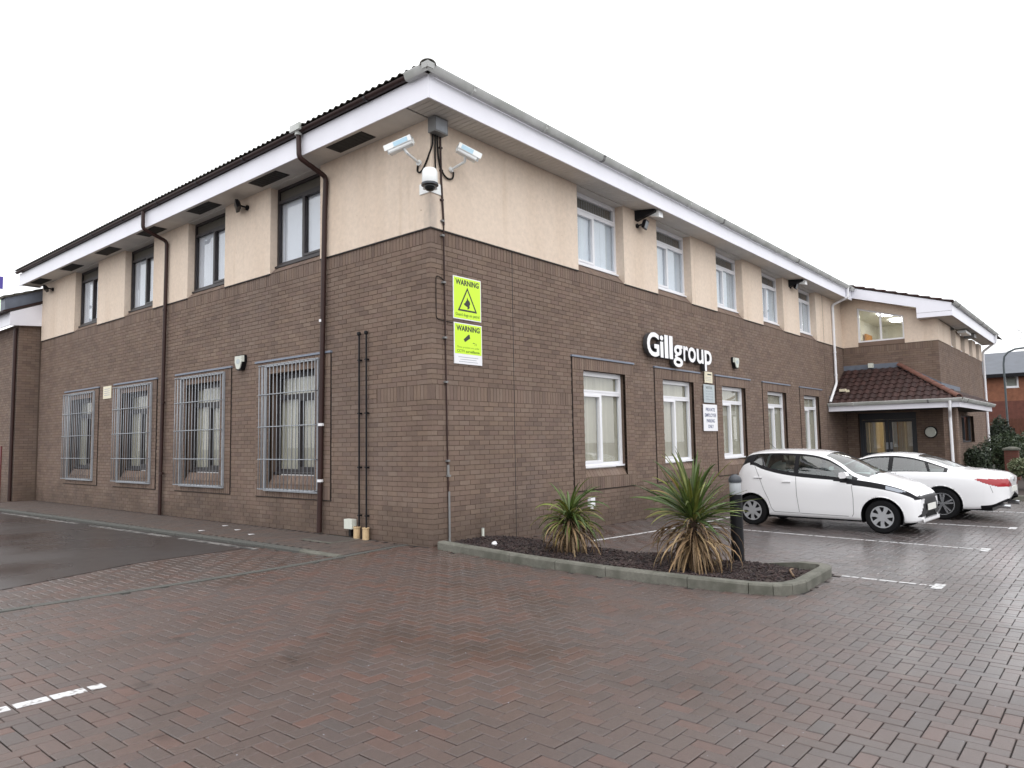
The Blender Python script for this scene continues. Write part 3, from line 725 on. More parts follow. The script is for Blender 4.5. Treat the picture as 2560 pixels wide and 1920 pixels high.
for r in range(9):
    xx = ex-.05+r*.30*math.cos(math.atan(tp)); zz = zr0-.03+(xx-ex+.0)*tp+.045
    if xx > XG-.22: break
    y = -.03
    while y-.21 > ey+(xx-ex)+.02:
        put_tile(tile_r, pr, (xx, y, zz), (0, -1, 0), (1, 0, tp)); y -= .2265
for r in range(2):
    yy = ey-.05+r*.257; zz = zr0-.03+(yy-ey)*tp+.045
    x = ex+(yy-ey)+.1
    while x < PE-.1: put_tile(tile_r, pr, (x, yy, zz), (1, 0, 0), (0, 1, tp)); x += .2265
A = Vector((ex+.03, ey+.03, zr0+.06)); B = Vector((XG-.05, yh-.04, zt+.07)); nn = 8
for k in range(nn):
    a = A.lerp(B, k/nn)+Vector((0, 0, .012)); b = A.lerp(B, (k+1.1)/nn)
    if k == 7: b = A.lerp(B, 1)
    sd = Vector((1, -1, 0)).normalized(); q = MB()
    ring = lambda c, r_: [c+sd*math.cos(t)*r_+Vector((0, 0, math.sin(t)*r_*.8)) for t in np.linspace(-.1, math.pi+.1, 9)]+[c+sd*math.cos(t)*(r_-.018)+Vector((0, 0, math.sin(t)*(r_-.018)*.8)) for t in np.linspace(math.pi+.1, -.1, 9)]
    q.loft([ring(a, .11), ring(b, .10)]); q.build('ridge_tile', 'ridge', pr, smooth=True)
# lead flashings on the walls above the porch
mb = MB(); gq([(-.01, zt+.0), (yh, zt), (yh, zt+.17), (-.01, zt+.17)], -.02, -.0065, mb); gq([(yh, zt-.02), (YW-.02, zs_), (YW-.02, zs_+.17), (yh, zt+.15)], -.019, -.0068, mb)
mb.build('lead_flashing', 'lead', office)
mb = MB(); fbox(mb, FWF, XG-.02, 24.2, -.02, -.0065, zs_, zs_+.16); mb.box((ex+.25, -.022, zr0+.12), (XG-.02, -.0065, zr0+.3)); mb.build('lead_flashing', 'lead', office, fix=False)
mb = MB(); mb.box((XG-.14, -1.02, zt+.04), (XG-.022, -.86, zt+.2)); mb.build('roof_vent', 'boxwhite', pr, fix=False)
mb = MB(); mb.box((ex+.55, -.45, zr0+.45), (ex+.7, -.25, zr0+.54)); mb.box((ex+.58, -.55, zr0+.42), (ex+.66, -.45, zr0+.50)); mb.build('tile_patch', 'signcream', pr, fix=False)
# porch pier, pipe
mb = MB(); PP = (18.72, 19.05, -3.72, -3.36); mb.box((PP[0], PP[2], -.3), (PP[1], PP[3], PZ+.01)); pier = mb.build('porch_pier', 'mortar', office, fix=False)
FP2 = lambda u, d, z: (PP[0]+d, u, z); FP3 = lambda u, d, z: (u, PP[2]+d, z)
lay(FP2, 'p', PP[2]+.1, PP[3], -.3, PZ, depth=.05, phase=1); lay(FP3, 'p', PP[0]-.006, PP[1], -.3, PZ, depth=.05)
pipe([(PX-.07, -3.62, PZ+.2), (PX-.07, -3.60, PZ-.08), (PP[0]-.07, -3.56, PZ-.28), (PP[0]-.07, -3.56, -.2)], .045, 'white', label='white downpipe on the porch pier')
# entrance doors
dx = .18
def gb(mb, y0, y1, d0, d1, z0, z1): fbox(mb, FG, y0, y1, d0, d1, z0, z1)
mb = MB(); gb(mb, -2.25, -.40, dx, dx+.08, 2.02, 2.28); gb(mb, -2.25, -2.17, dx, dx+.08, -.2, 2.02); gb(mb, -.48, -.40, dx, dx+.08, -.2, 2.02)
df = mb.build('entrance_door', 'darkgrey', office, fix=False, label='dark grey framed glazed double entrance door')
for a, b, s in ((-2.168, -1.34, 1), (-1.326, -.482, -1)):
    mb = MB(); w_ = .10
    gb(mb, a, a+w_, dx+.01, dx+.06, -.19, 2.015); gb(mb, b-w_, b, dx+.01, dx+.06, -.19, 2.015); gb(mb, a+w_, b-w_, dx+.01, dx+.06, 1.93, 2.015); gb(mb, a+w_, b-w_, dx+.01, dx+.06, -.19, .86)
    l_ = mb.build('door_leaf', 'darkgrey', df, fix=False)
    mb = MB(); gb(mb, a+w_, b-w_, dx+.03, dx+.036, .86, 1.93); mb.build('door_pane', 'glass', df, fix=False)
    mb = MB(); c = b-.06 if s == 1 else a+.06; gb(mb, c-.035, c+.035, dx-.025, dx+.008, .98, 1.22); mb.build('push_plate', 'galv', df, fix=False)
lb = MB(); A0, A1 = XG+.5, XG+3.2
lb.box((A1, -2.6, -.2), (A1+.05, -.1, 2.4)); lb.box((A0, -2.65, -.2), (A1, -2.6, 2.4)); lb.box((A0, -.1, -.2), (A1, -.05, 2.4)); lb.box((A0, -2.6, 2.4), (A1, -.1, 2.45))
lbo = lb.build('lobby', 'room', office, fix=False)
b = MB(); b.box((A0+1.1, -1.9, 2.34), (A0+1.5, -.8, 2.395)); b.build('ceiling_lamp', 'warmglow', lbo, fix=False)
b = MB()
for k in range(22):
    y = -2.15+k*.078
    if 13 < k < 17: continue
    b.box((A0+.12+.02*math.sin(k*2.1), y, .0), (A0+.125+.02*math.sin(k*2.1), y+.07, 2.3))
b.build('vertical_blind', 'blind_cream', lbo, fix=False)
b = MB(); b.box((A0+1.0, -1.5, -.2), (A0+1.2, -.9, 2.0)); b.box((A0+.9, -2.2, -.2), (A0+1.0, -1.7, 1.0)); b.build('lobby_panel', 'orange', lbo, fix=False)

# ------------------------------------------------------------------ adjoining building at the far left
adj = thing('adjoining_building', 'brown brick building with white boxed eaves beyond the left end of the office', 'building')
mb = MB(); mb.box((-.53, YN, -.35), (3, 30, 5.13)); aw = mb.build('brick_wall', 'mortar', adj, fix=False)
FNX = lambda u, d, z: (-.53+d, u, z)
lay(FN, 'n', -.53+.0965, -.002, -.3, 5.10, phase=1); lay(FNX, 'n', YN-.006, 21, -.3, 5.04, [(17.93, 18.6, -.3, 1.6)])
def nb(poly, y0, y1, m, nm, par=adj): q = MB(); q.prism([(x, 0, z) for x, z in poly], (0, y0, 0), (0, y1, 0)); return q.build(nm, m, par)
nb([(-.82, 5.04), (-.82, 5.42), (-.002, 5.76), (-.002, 5.10)], YN-.16, YN-.13, 'fascia', 'gable_board')
nb([(-.82, 5.05), (-.82, 5.42), (-.79, 5.43), (-.79, 5.05)], YN-.128, 30, 'fascia', 'fascia_board')
nb([(-.79, 5.05), (-.79, 5.07), (-.002, 5.12), (-.002, 5.10)], YN-.128, YN-.003, 'soffit', 'soffit')
r_ = nb([(-1.0, 5.40), (-1.0, 5.45), (-.002, 5.86), (-.002, 5.77)], YN-.18, 30, 'tile', 'roof')
nb([(-.94, 5.44), (-.94, 5.84), (-.002, 6.18), (-.002, 5.80)], YN-.10, YN+.3, 'lead', 'lead_cheek')
for k in range(4):
    x = -1.0+k*.26; nb([(x, 5.81+k*.095), (x+.27, 5.905+k*.095), (x+.27, 5.96+k*.095), (x, 5.88+k*.095)] if x+.27 < .01 else [(x, 5.81+k*.095), (-.004, 5.89+k*.095), (-.004, 5.95+k*.095), (x, 5.88+k*.095)], YN-.14, YN+.35, 'mosstile', 'roof_tile', r_)
pipe([(-.60, YN+.10, 5.0), (-.60, YN+.10, .0)], .05, 'brown', parent=adj)
mb = MB(); fbox(mb, FNX, 17.95, 18.58, -.03, -.001, -.1, 1.58); mb.build('door', 'reddoor', adj, fix=False)
sg_ = thing('roadside_sign', 'purple and pale green sign panel on a post at the far left edge', 'sign', (.0, 0, 0))
for nm, m, z0, z1 in (('upper_panel', 'purple', 8.98, 9.56), ('lower_panel', 'palegreen', 7.5, 8.62)):
    mb = MB(); mb.box((2.0, 32.0, z0), (2.95 if nm == 'upper_panel' else 2.88, 32.06, z1)); mb.build(nm, m, sg_, fix=False)
mb = MB(); mb.tube([(2.3, 32.12, -.2), (2.3, 32.12, 9.5)], .05); mb.build('post', 'steelgrey', sg_)

# ------------------------------------------------------------------ emit the bricks
def emit_bricks():
    par = {'r': wr, 'l': wl, 'g': wgo, 'w': wwo, 'p': pier, 'n': aw}
    rnd = random.Random(3)
    allb = {}
    for b in BR: allb.setdefault(b[0], []).append(b)
    def geo(F, u0, u1, df, dep, z0, z1):
        j = rnd.uniform(-.0012, .0022)
        return F(u0, df+j, z0), F(u1, df+dep, z1)
    office_keys = ('r', 'l', 'g', 'w', 'p')
    cand = []
    for k in office_keys:
        for i, b in enumerate(allb[k]):
            a, c = geo(*b[1:]); mid = (Vector(a)+Vector(c))/2; d = (mid-CAM).length
            nrm = Vector(b[1](0, -1, 0))-Vector(b[1](0, 0, 0)); cosv = abs(nrm.normalized().dot((mid-CAM).normalized()))
            siz = (b[3]-b[2])*(b[7]-b[6])*cosv/d**2
            if mid.z < G(mid.x, mid.y)+.02: siz = 0
            cand.append((siz, k, i))
    cand.sort(reverse=True); single = {(k, i) for _, k, i in cand[:300]}
    cache = {}
    for k, lst in allb.items():
        mb = MB()
        for i, b in enumerate(lst):
            a, c = geo(*b[1:])
            if (k, i) in single:
                lo = [min(p, q) for p, q in zip(a, c)]; sz = tuple(round(abs(p-q), 3) for p, q in zip(a, c))
                if sz not in cache:
                    q = MB(); q.box((0, 0, 0), sz); cache[sz] = q.mesh('brick', 'brick', fix=False)
                link('brick', cache[sz], par[k], loc=lo)
            else: mb.box(a, c)
        mb.build('brickwork', 'brick', par[k], fix=False, kind='stuff')
emit_bricks()

# ------------------------------------------------------------------ ground
def grid(name, x0, x1, y0, y1, nx, ny, dz, m, fn=G, test=None, kind='structure'):
    mb = MB(); xs = np.linspace(x0, x1, nx); ys = np.linspace(y0, y1, ny)
    for y in ys:
        for x in xs: mb.v.append((x, y, fn(x, y)+dz))
    for j in range(ny-1):
        for i in range(nx-1):
            if test and not test((xs[i]+xs[i+1])/2, (ys[j]+ys[j+1])/2): continue
            mb.f.append((j*nx+i, j*nx+i+1, (j+1)*nx+i+1, (j+1)*nx+i)); mb.m.append(0)
    o = mb.build(name, m, fix=False, smooth='all'); return tag(o, kind=kind)
mb = MB(); mb.add([(-300, -300, -.30), (400, -300, -.30), (400, 400, -.30), (-300, 400, -.30)], [(0, 1, 2, 3)])
tag(mb.build('ground', 'ground', fix=False), kind='structure')
YL = lambda x: .50+max(0, (-1.25-x))*.045      # flush channel line
def YA(x): return 2.55 if x > -3.0 else 2.55-(-3.0-x)*.38
KX = lambda y: -1.27-(max(0, y-3)*.025)
sandg = grid('paving_bed', -14, 42, -30, 34, 141, 161, -.011, 'sand', test=lambda x, y: not (x > .3 and y > .3))
# asphalt beyond the paved strip
mb = MB(); xs = np.linspace(-14, -1.2, 40); ys = np.linspace(0, 1, 40)
for j in range(40):
    for i in range(40):
        x = xs[i]; y = YA(x)+(34-YA(x))*ys[j]**2
        mb.v.append((x, y, G(x, y)+.004))
for j in range(39):
    for i in range(39): mb.f.append((j*40+i, j*40+i+1, (j+1)*40+i+1, (j+1)*40+i)); mb.m.append(0)
tag(mb.build('access_road', 'asphalt', fix=False, smooth='all'), kind='structure')
# planter outline
PO = [(.02, -.03), (-.11, -.2), (-.09, -1.5), (0.0, -2.9), (.08, -3.9), (.17, -4.55), (.25, -4.78), (.42, -4.92), (.70, -4.97), (1.70, -4.92), (1.86, -4.88), (1.95, -4.76), (1.93, -4.50), (1.86, -3.9), (1.68, -2.5), (1.60, -1.2), (1.55, -.03)]
def inpoly(x, y, P):
    c = False; n = len(P)
    for i in range(n):
        a, b = P[i], P[(i+1) % n]
        if (a[1] > y) != (b[1] > y) and x < (b[0]-a[0])*(y-a[1])/(b[1]-a[1])+a[0]: c = not c
    return c
def infront(x, y, mar=9, rmax=29):
    dx_, dy_ = x-CAM.x, y-CAM.y; r = math.hypot(dx_, dy_)
    a = math.degrees(math.atan2(dy_, dx_))
    return 2.6 < r < rmax and 40.1-37-mar < a < 40.1+37+mar
# herringbone block paving
def paver_mesh(w, h, m='paver', g=.0065, c=.004):
    mb = MB(); a, b = g/2, g/2
    x0, x1, y0, y1 = a, w-a, b, h-b
    v = [(x0, y0, -.05), (x1, y0, -.05), (x1, y1, -.05), (x0, y1, -.05), (x0, y0, -c), (x1, y0, -c), (x1, y1, -c), (x0, y1, -c), (x0+c, y0+c, 0), (x1-c, y0+c, 0), (x1-c, y1-c, 0), (x0+c, y1-c, 0)]
    v = [(p[0]-w/2, p[1]-h/2, p[2]) for p in v]
    f = [(8, 9, 10, 11)]+[(4+i, 4+(i+1) % 4, 8+(i+1) % 4, 8+i) for i in range(4)]+[(i, (i+1) % 4, 4+(i+1) % 4, 4+i) for i in range(4)]
    return v, f
VH, FH_ = paver_mesh(.2, .1); VV, FV_ = paver_mesh(.1, .2)
blocks = []
U = .1; rnd = random.Random(11)
for j in range(-200, 40):
    for i in range(-140, 260):
        q = (i-j) % 4
        if q == 0: cx_, cy_, t = (i+1)*U, (j+.5)*U, 0
        elif q == 3: cx_, cy_, t = (i+.5)*U, (j+1)*U, 1
        else: continue
        if not infront(cx_, cy_): continue
        if cy_ > -.02 and cx_ > -.12: continue
        if cx_ > XG-.02 and cy_ > YW: continue
        if cx_ > 14.45 and cy_ < -4.15: continue
        if abs(cy_-YL(cx_)) < .03: continue
        if cy_ > YL(cx_):
            if cx_ > KX(cy_)+.04 or cy_ > YA(cx_)+.1: continue
        if inpoly(cx_, cy_, PO): continue
        blocks.append((math.hypot(cx_-CAM.x, cy_-CAM.y), cx_, cy_, t))
blocks.sort()
vis = lambda b: infront(b[1], b[2], -2.5) and b[0] > 3.75
mH = bpy.data.meshes.new('paving_block'); mH.from_pydata(VH, [], FH_); mH.materials.append(M['paver'])
mV = bpy.data.meshes.new('paving_block'); mV.from_pydata(VV, [], FV_); mV.materials.append(M['paver'])
mb = MB(); n1 = 0
for d, x, y, t in blocks:
    gx, gy = Ggrad(x, y); z = G(x, y)+rnd.uniform(-.0022, .0016)
    tx, ty = gx+rnd.uniform(-.006, .006), gy+rnd.uniform(-.006, .006)
    if n1 < 300 and vis((d, x, y, t)):
        o = bpy.data.objects.new('paving_block', mV if t else mH); COL.objects.link(o); o.parent = sandg
        o.location = (x, y, z); o.rotation_euler = (math.atan(ty), -math.atan(tx), 0); n1 += 1
    else:
        mb.add([(x+p[0], y+p[1], z+p[2]+p[0]*tx+p[1]*ty) for p in (VV if t else VH)], FV_ if t else FH_)
mb.build('block_paving', 'paver', sandg, fix=False, kind='stuff')
# channel line of narrow concrete pieces
x = -12.0
chn = MB(); 
while x < -.05:
    e = min(x+.9, -.05); p = [(x+.004, YL(x)-.055), (e-.004, YL(e)-.055), (e-.004, YL(e)+.055), (x+.004, YL(x)+.055)]
    q = MB(); q.loft([[(a, b, G(a, b)-.08) for a, b in p], [(a, b, G(a, b)+.0055) for a, b in p]]); q.build('channel_stone', 'kerbdark', sandg); x = e
# footway along the left side
def FZ(x, y):
    s = min(1, max(0, (y-.45)/1.15)); s = s*s*(3-2*s)
    w_ = min(1, max(0, (x-KX(y))/max(.01, -KX(y))))
    return G(x, y)*(1-s)+(.0-.015*(1-w_))*s
ft = MB(); nx, ny = 8, 80
for j in range(ny):
    y = .56+(YN-.56)*j/(ny-1)
    for i in range(nx):
        x = KX(y)+.10+(-.005-KX(y)-.10)*i/(nx-1); ft.v.append((x, y, FZ(x, y)-.008))
for j in range(ny-1):
    for i in range(nx-1): ft.f.append((j*nx+i, j*nx+i+1, (j+1)*nx+i+1, (j+1)*nx+i)); ft.m.append(0)
fto = tag(ft.build('footway', 'sand', fix=False, smooth='all'), kind='structure')
mb = MB(); jj = 0; y = .62
HX = (-.62, .02, 1.46, 2.42)   # inspection cover area is left out
while y < YN-.15:
    off = .1 if jj % 2 else 0; x = -.012-off
    if off:
        pass
    while x-.2 > KX(y)+.10-.1:
        a, b = max(x-.197, KX(y)+.105), x-.003
        c = ((a+b)/2, y+.05)
        if b-a > .03 and not (-.66 < c[0] < -.08 and 1.5 < c[1] < 2.35):
            z = [FZ(a, y), FZ(b, y), FZ(b, y+.1), FZ(a, y+.1)]; dz = rnd.uniform(-.002, .002)
            mb.add([(a, y+.002, z[0]-.04), (b, y+.002, z[1]-.04), (b, y+.097, z[2]-.04), (a, y+.097, z[3]-.04), (a, y+.002, z[0]+dz), (b, y+.002, z[1]+dz), (b, y+.097, z[2]+dz), (a, y+.097, z[3]+dz)],
                   [(4, 5, 6, 7), (0, 1, 5, 4), (1, 2, 6, 5), (2, 3, 7, 6), (3, 0, 4, 7)])
        x -= .2
    y += .1; jj += 1
mb.build('footway_blocks', 'footpaver', fto, fix=False, kind='stuff')
# inspection cover
ic = thing('inspection_cover', 'rectangular grey inspection cover set in the footway beside the clay pots', 'manhole cover', (-.37, 1.92, FZ(-.37, 1.92)))
mb = MB(); mb.box((-.28, -.40, -.03), (.28, .40, .003)); mb.build('frame', 'kerb', ic, fix=False)
mb = MB(); mb.box((-.23, -.35, -.02), (.23, .35, .0065))
mb.build('lid', 'footpaver', ic, fix=False)
# kerbs
def kerb_piece(p, q, zt0, zt1, w=.11, m='kerb', par=None, side=1, name='kerb_stone', chamfer=.02, depth=.3):
    P0 = Vector((*p, 0)); P1 = Vector((*q, 0)); d = (P1-P0).normalized(); n = Vector((-d.y, d.x, 0))*side
    g = .004
    rings = []
    for c, zt_ in ((P0+d*g, zt0), (P1-d*g, zt1)):
        rings.append([(c.x, c.y, zt_-depth), (c.x, c.y, zt_-chamfer), (c.x+n.x*chamfer*.7, c.y+n.y*chamfer*.7, zt_), (c.x+n.x*w, c.y+n.y*w, zt_), (c.x+n.x*w, c.y+n.y*w, zt_-depth)])
    k = MB(); k.loft(rings); return k.build(name, m, par)
y = 1.42
kf = tag(link('footway_kerb', None), kind='structure')
kf = fto
while y < 30:
    e = y+.915; kerb_piece((KX(y), y), (KX(e), e), FZ(KX(y), y)+.002, FZ(KX(e), e)+.002, m='kerbdark', par=kf, side=-1); y = e
kerb_piece((KX(.56)+.02, .56), (KX(1.42), 1.42), G(-1.27, .56)+.012, FZ(-1.27, 1.42)+.002, m='kerb', par=kf, side=-1)
for o in [o for o in bpy.data.objects if o.name == 'footway_kerb']: bpy.data.objects.remove(o)
# planting bed
bed = thing('planting_bed', 'raised kerbed planting bed mulched with dark bark at the building corner', 'planting bed')
ZK = .115
n = len(PO)
i = 1
def seglen(a, b): return math.hypot(a[0]-b[0], a[1]-b[1])
for a, b in zip(PO[1:12], PO[2:13]):
    L0 = seglen(a, b); k = max(1, round(L0/.9))
    for s in range(k):
        p = (a[0]+(b[0]-a[0])*s/k, a[1]+(b[1]-a[1])*s/k); q = (a[0]+(b[0]-a[0])*(s+1)/k, a[1]+(b[1]-a[1])*(s+1)/k)
        lift = .11
        kerb_piece(p, q, G(*p)+lift, G(*q)+lift, w=.125, m='kerb', par=bed, side=1)
for a, b in zip(PO[12:-1], PO[13:]):
    kerb_piece(a, b, G(*a)+(.10 if a == PO[12] else .03), G(*b)+.03, w=.05, m='kerb', par=bed, side=1, chamfer=.006)
mb = MB(); nx, ny = 40, 100
def BZ(x, y): return G(x, y)+.055+.035*math.sin(x*5.1+y*2.3)*math.sin(y*3.7)-.02*max(0, x-1.2)
for j in range(ny):
    for i in range(nx):
        x = -.15+2.15*i/(nx-1); y = -5+5*j/(ny-1)
        mb.v.append((x, y, BZ(x, y)))
for j in range(ny-1):
    for i in range(nx-1):
        cx_, cy_ = -.15+2.15*(i+.5)/(nx-1), -5+5*(j+.5)/(ny-1)
        if inpoly(cx_, cy_, PO) and inpoly(cx_+.05, cy_, PO) and inpoly(cx_-.05, cy_+.0, PO) and inpoly(cx_, cy_-.05, PO): mb.f.append((j*nx+i, j*nx+i+1, (j+1)*nx+i+1, (j+1)*nx+i)); mb.m.append(0)
mb.build('soil', 'soil', bed, fix=False, smooth='all')
mb = MB(); rnd = random.Random(5)
for _ in range(9000):
    x, y = rnd.uniform(-.1, 1.95), rnd.uniform(-4.95, -.05)
    if not inpoly(x, y, PO) or not all(inpoly(x+a, y+b, PO) for a, b in ((.09, 0), (-.11, 0), (0, -.11), (0, .03))): continue
    c = Vector((x, y, BZ(x, y)+rnd.uniform(.0, .016)))
    a = Vector((rnd.gauss(0, 1), rnd.gauss(0, 1), rnd.gauss(0, .35))).normalized()*rnd.uniform(.014, .032); b = a.orthogonal().normalized(); b.rotate(Matrix.Rotation(rnd.uniform(0, 6), 3, a)); b *= rnd.uniform(.006, .014); h = a.cross(b).normalized()*rnd.uniform(.003, .006)
    mb.add([c-a-b*.6-h, c+a*.9-b-h, c+a+b*.7-h, c-a*.8+b-h, c-a-b*.5+h, c+a*.8-b*.8+h, c+a+b*.6+h, c-a*.9+b*.9+h], [(0, 3, 2, 1), (4, 5, 6, 7), (0, 1, 5, 4), (1, 2, 6, 5), (2, 3, 7, 6), (3, 0, 4, 7)])
mb.build('bark_mulch', 'bark', bed, fix=False, kind='stuff')
# painted parking lines
def line(p, q, w=.085, seed=0, worn=.03, dash=True):
    rr = random.Random(seed); P0 = Vector((*p, 0)); P1 = Vector((*q, 0)); d = (P1-P0); Ln = d.length; d.normalize(); n_ = Vector((-d.y, d.x, 0))
    mb = MB(); s = 0
    while s < Ln-.01:
        e = min(Ln, s+rr.choice((.1, .2, .2, .3))); g = rr.choice((.006, .010, .018)) if dash else 0
        a, b = P0+d*(s+g), P0+d*(e-g)
        pts = [a-n_*w/2, b-n_*w/2, b+n_*w/2, a+n_*w/2]
        mb.loft([[(p_.x, p_.y, G(p_.x, p_.y)+.0015) for p_ in pts], [(p_.x, p_.y, G(p_.x, p_.y)+.0045) for p_ in pts]])
        s = e
    tag(mb.build('parking_line', 'paint'), kind='structure')
line((-9.5, -2.34), (-5.28, -2.48), .10, 1)
line((1.82, -5.0), (1.80, -6.0), .055, 2); line((1.62, -6.0), (1.96, -6.0), .10, 3)
line((5.45, -1.3), (5.08, -5.98), .052, 4); line((4.88, -6.02), (5.25, -6.02), .11, 5)
line((8.3, -1.3), (8.18, -5.98), .055, 6); line((7.98, -6.05), (8.34, -6.05), .11, 7)
line((11.45, -1.3), (11.3, -6.0), .075, 8); line((11.1, -6.05), (11.5, -6.05), .14, 9)
line((2.45, -1.06), (5.4, -1.28), .06, 10, dash=False)
line((5.5, -1.28), (11.4, -1.3), .075, 12, dash=False)
for k, (a, b) in enumerate([(2.3, 4.6), (5.0, 8.2), (8.9, 13.5)]):
    mb = MB(); q = [(KX(a)-.10, a), (KX(b)-.10, b), (KX(b)-.19, b), (KX(a)-.19, a)]
    mb.loft([[(x_, y_, G(x_, y_)+.003) for x_, y_ in q], [(x_, y_, G(x_, y_)+.0085) for x_, y_ in q]]); tag(mb.build('road_edge_line', 'wornpaint'), kind='structure')
# bed and kerb at the far right of the bays
mb = MB()
rk = thing('shrub_bed', 'low planted bed behind a grey kerb at the right end of the parking bays', 'planting bed', (0, 0, 0))
mb.box((14.62, -9, -.3), (34, -4.2, -.09)); mb.build('soil', 'soil', rk, fix=False)
y = -9
while y < -4.3: kerb_piece((14.5, y), (14.5, y+.9), -.07, -.07, w=.12, m='kerb', par=rk, side=-1); y += .9
x = 14.5
while x < 24: kerb_piece((x, -4.2), (x+.9, -4.2), -.07, -.07, w=.12, m='kerb', par=rk, side=-1); x += .9

# ------------------------------------------------------------------ security grilles over the left side windows
gl_lab = ['galvanised bar grille over the window nearest the corner, half behind the brown downpipe',
          'galvanised bar grille over the ground floor window left of the small white alarm box',
          'galvanised bar grille over the ground floor window between the white notice and the brown downpipe',
          'galvanised bar grille over the ground floor window farthest from the corner']
for (a, b), lab in zip([(2.70, 4.38), (5.86, 7.68), (9.10, 10.88), (12.40, 14.16)], gl_lab):
    g = thing('window_grille', lab, 'security grille', (-.048, (a+b)/2, 0), group='bar grilles over the left side windows')
    oy = (a+b)/2; hw = (b-a)/2; z0, z1 = .65, 2.94
    mb = MB()
    for q in ((-hw, -hw+.04, z0, z1), (hw-.04, hw, z0, z1), (-hw+.04, hw-.04, z0, z0+.05), (-hw+.04, hw-.04, z1-.04, z1)): mb.box((-.02, q[0], q[2]), (.02, q[1], q[3]))
    mb.build('frame', 'galv', g, fix=False)
    v = MB(); v.tube([(0, 0, z0+.045), (0, 0, z1-.03)], .0075, 6); vm = v.mesh('bar', 'galv', smooth='all')
    nb_ = 14
    for k in range(nb_+1): link('bar', vm, g, loc=(-.13, -hw+.02+(2*hw-.04)*k/nb_, 0))
    h = MB(); h.tube([(-.012, -hw+.012, 0), (-.142, -hw+.012, 0), (-.142, hw-.012, 0), (-.012, hw-.012, 0)], .009, 6); hm = h.mesh('crossbar', 'galv', smooth='all')
    for z in (z0+.04, 1.22, 1.80, 2.38, z1-.03): link('crossbar', hm, g, loc=(0, 0, z))
    sd_ = MB(); sd_.tube([(0, 0, z0+.045), (0, 0, z1-.03)], .0075, 6); sm = sd_.mesh('side_bar', 'galv', smooth='all')
    for s in (-1, 1): link('side_bar', sm, g, loc=(-.075, s*(hw-.012), 0))

# ------------------------------------------------------------------ lettering and signs
def text_mesh(s, size=1, ext=.0, bold=0, align='CENTER', space=1.0, shear=0):
    c = bpy.data.curves.new('txt', 'FONT'); c.body = s; c.size = size; c.extrude = ext; c.offset = bold; c.align_x = align; c.space_character = space; c.resolution_u = 4
    o = bpy.data.objects.new('txt', c); COL.objects.link(o)
    me = bpy.data.meshes.new_from_object(o.evaluated_get(bpy.context.evaluated_depsgraph_get()))
    bpy.data.objects.remove(o); bpy.data.curves.remove(c); return me
sign = thing('raised_lettering', 'raised white company lettering with dark returns on the brick above the second lower window', 'lettering', (0, 0, 0))
for ch, a, b in [('G', 6.06, 6.58), ('i', 6.62, 6.77), ('l', 6.82, 6.98), ('l', 7.03, 7.195), ('g', 7.215, 7.66), ('r', 7.70, 7.93), ('o', 7.93, 8.32), ('u', 8.37, 8.72), ('p', 8.78, 9.17)]:
    me = text_mesh(ch, .70, .05, .016 if a < 7.1 else .011, 'LEFT'); vs = np.zeros(len(me.vertices)*3); me.vertices.foreach_get('co', vs); vs = vs.reshape(-1, 3)
    x0, x1 = vs[:, 0].min(), vs[:, 0].max(); k = (b-a)/(x1-x0)
    zoff = 3.235
    nv = np.stack([a+(vs[:, 0]-x0)*k, -.085-vs[:, 2], zoff+vs[:, 1]], -1)
    me.vertices.foreach_set('co', nv.ravel()); me.materials.clear(); me.materials.append(M['letterside']); me.materials.append(M['letter']); me.update()
    me.polygons.foreach_set('material_index', [1 if p.normal.y < -.9 else 0 for p in me.polygons]); me.name = 'letter'
    link('letter', me, sign)
def sign_text(par, s, x, z, size, m, y=-.0185, bold=0, squeeze=None, name='lettering'):
    me = text_mesh(s, size, .0008, bold)
    vs = np.zeros(len(me.vertices)*3); me.vertices.foreach_get('co', vs); vs = vs.reshape(-1, 3)
    w = vs[:, 0].max()-vs[:, 0].min(); c = (vs[:, 0].max()+vs[:, 0].min())/2; k = 1 if not squeeze else squeeze/w
    nv = np.stack([x+(vs[:, 0]-c)*k, y-vs[:, 2], z+vs[:, 1]], -1); me.vertices.foreach_set('co', nv.ravel()); me.materials.clear(); me.materials.append(M[m]); me.update()
    return link(name, me, par)
def board(par, x0, x1, z0, z1, m, name='board', y0=-.0175, y1=-.0068): q = MB(); q.box((x0, y0, z0), (x1, y1, z1)); return q.build(name, m, par, fix=False)
def flat(par, poly, m, name, y=-.0185, t=.0009): q = MB(); q.prism([(a, y, b) for a, b in poly], (0, 0, 0), (0, -t, 0)); return q.build(name, m, par)
s1 = thing('guard_dog_sign', 'lime yellow warning sign with a black triangle, upper of the two by the corner', 'sign', (0, 0, 0))
board(s1, .44, 1.06, 3.34, 4.00, 'signwhite'); flat(s1, [(.455, 3.355), (1.045, 3.355), (1.045, 3.985), (.455, 3.985)], 'lime', 'panel', -.0176)
sign_text(s1, 'WARNING', .75, 3.875, .115, 'ink', bold=.004, squeeze=.52)
T = [(.535, 3.47), (.965, 3.47), (.75, 3.85)]; T2 = [(.58, 3.497), (.92, 3.497), (.75, 3.80)]
for i in range(3):
    a, b = T[i], T[(i+1) % 3]; c, d = T2[(i+1) % 3], T2[i]; flat(s1, [a, b, c, d], 'ink', 'triangle_side')
flat(s1, [(.745, 3.70), (.762, 3.66), (.80, 3.635), (.812, 3.60), (.795, 3.57), (.80, 3.54), (.775, 3.515), (.745, 3.51), (.75, 3.545), (.715, 3.555), (.68, 3.57), (.668, 3.59), (.70, 3.605), (.715, 3.63), (.735, 3.65)], 'ink', 'dog_head')
sign_text(s1, 'Guard dogs on patrol', .75, 3.395, .062, 'inkgreen', bold=.002, squeeze=.53)
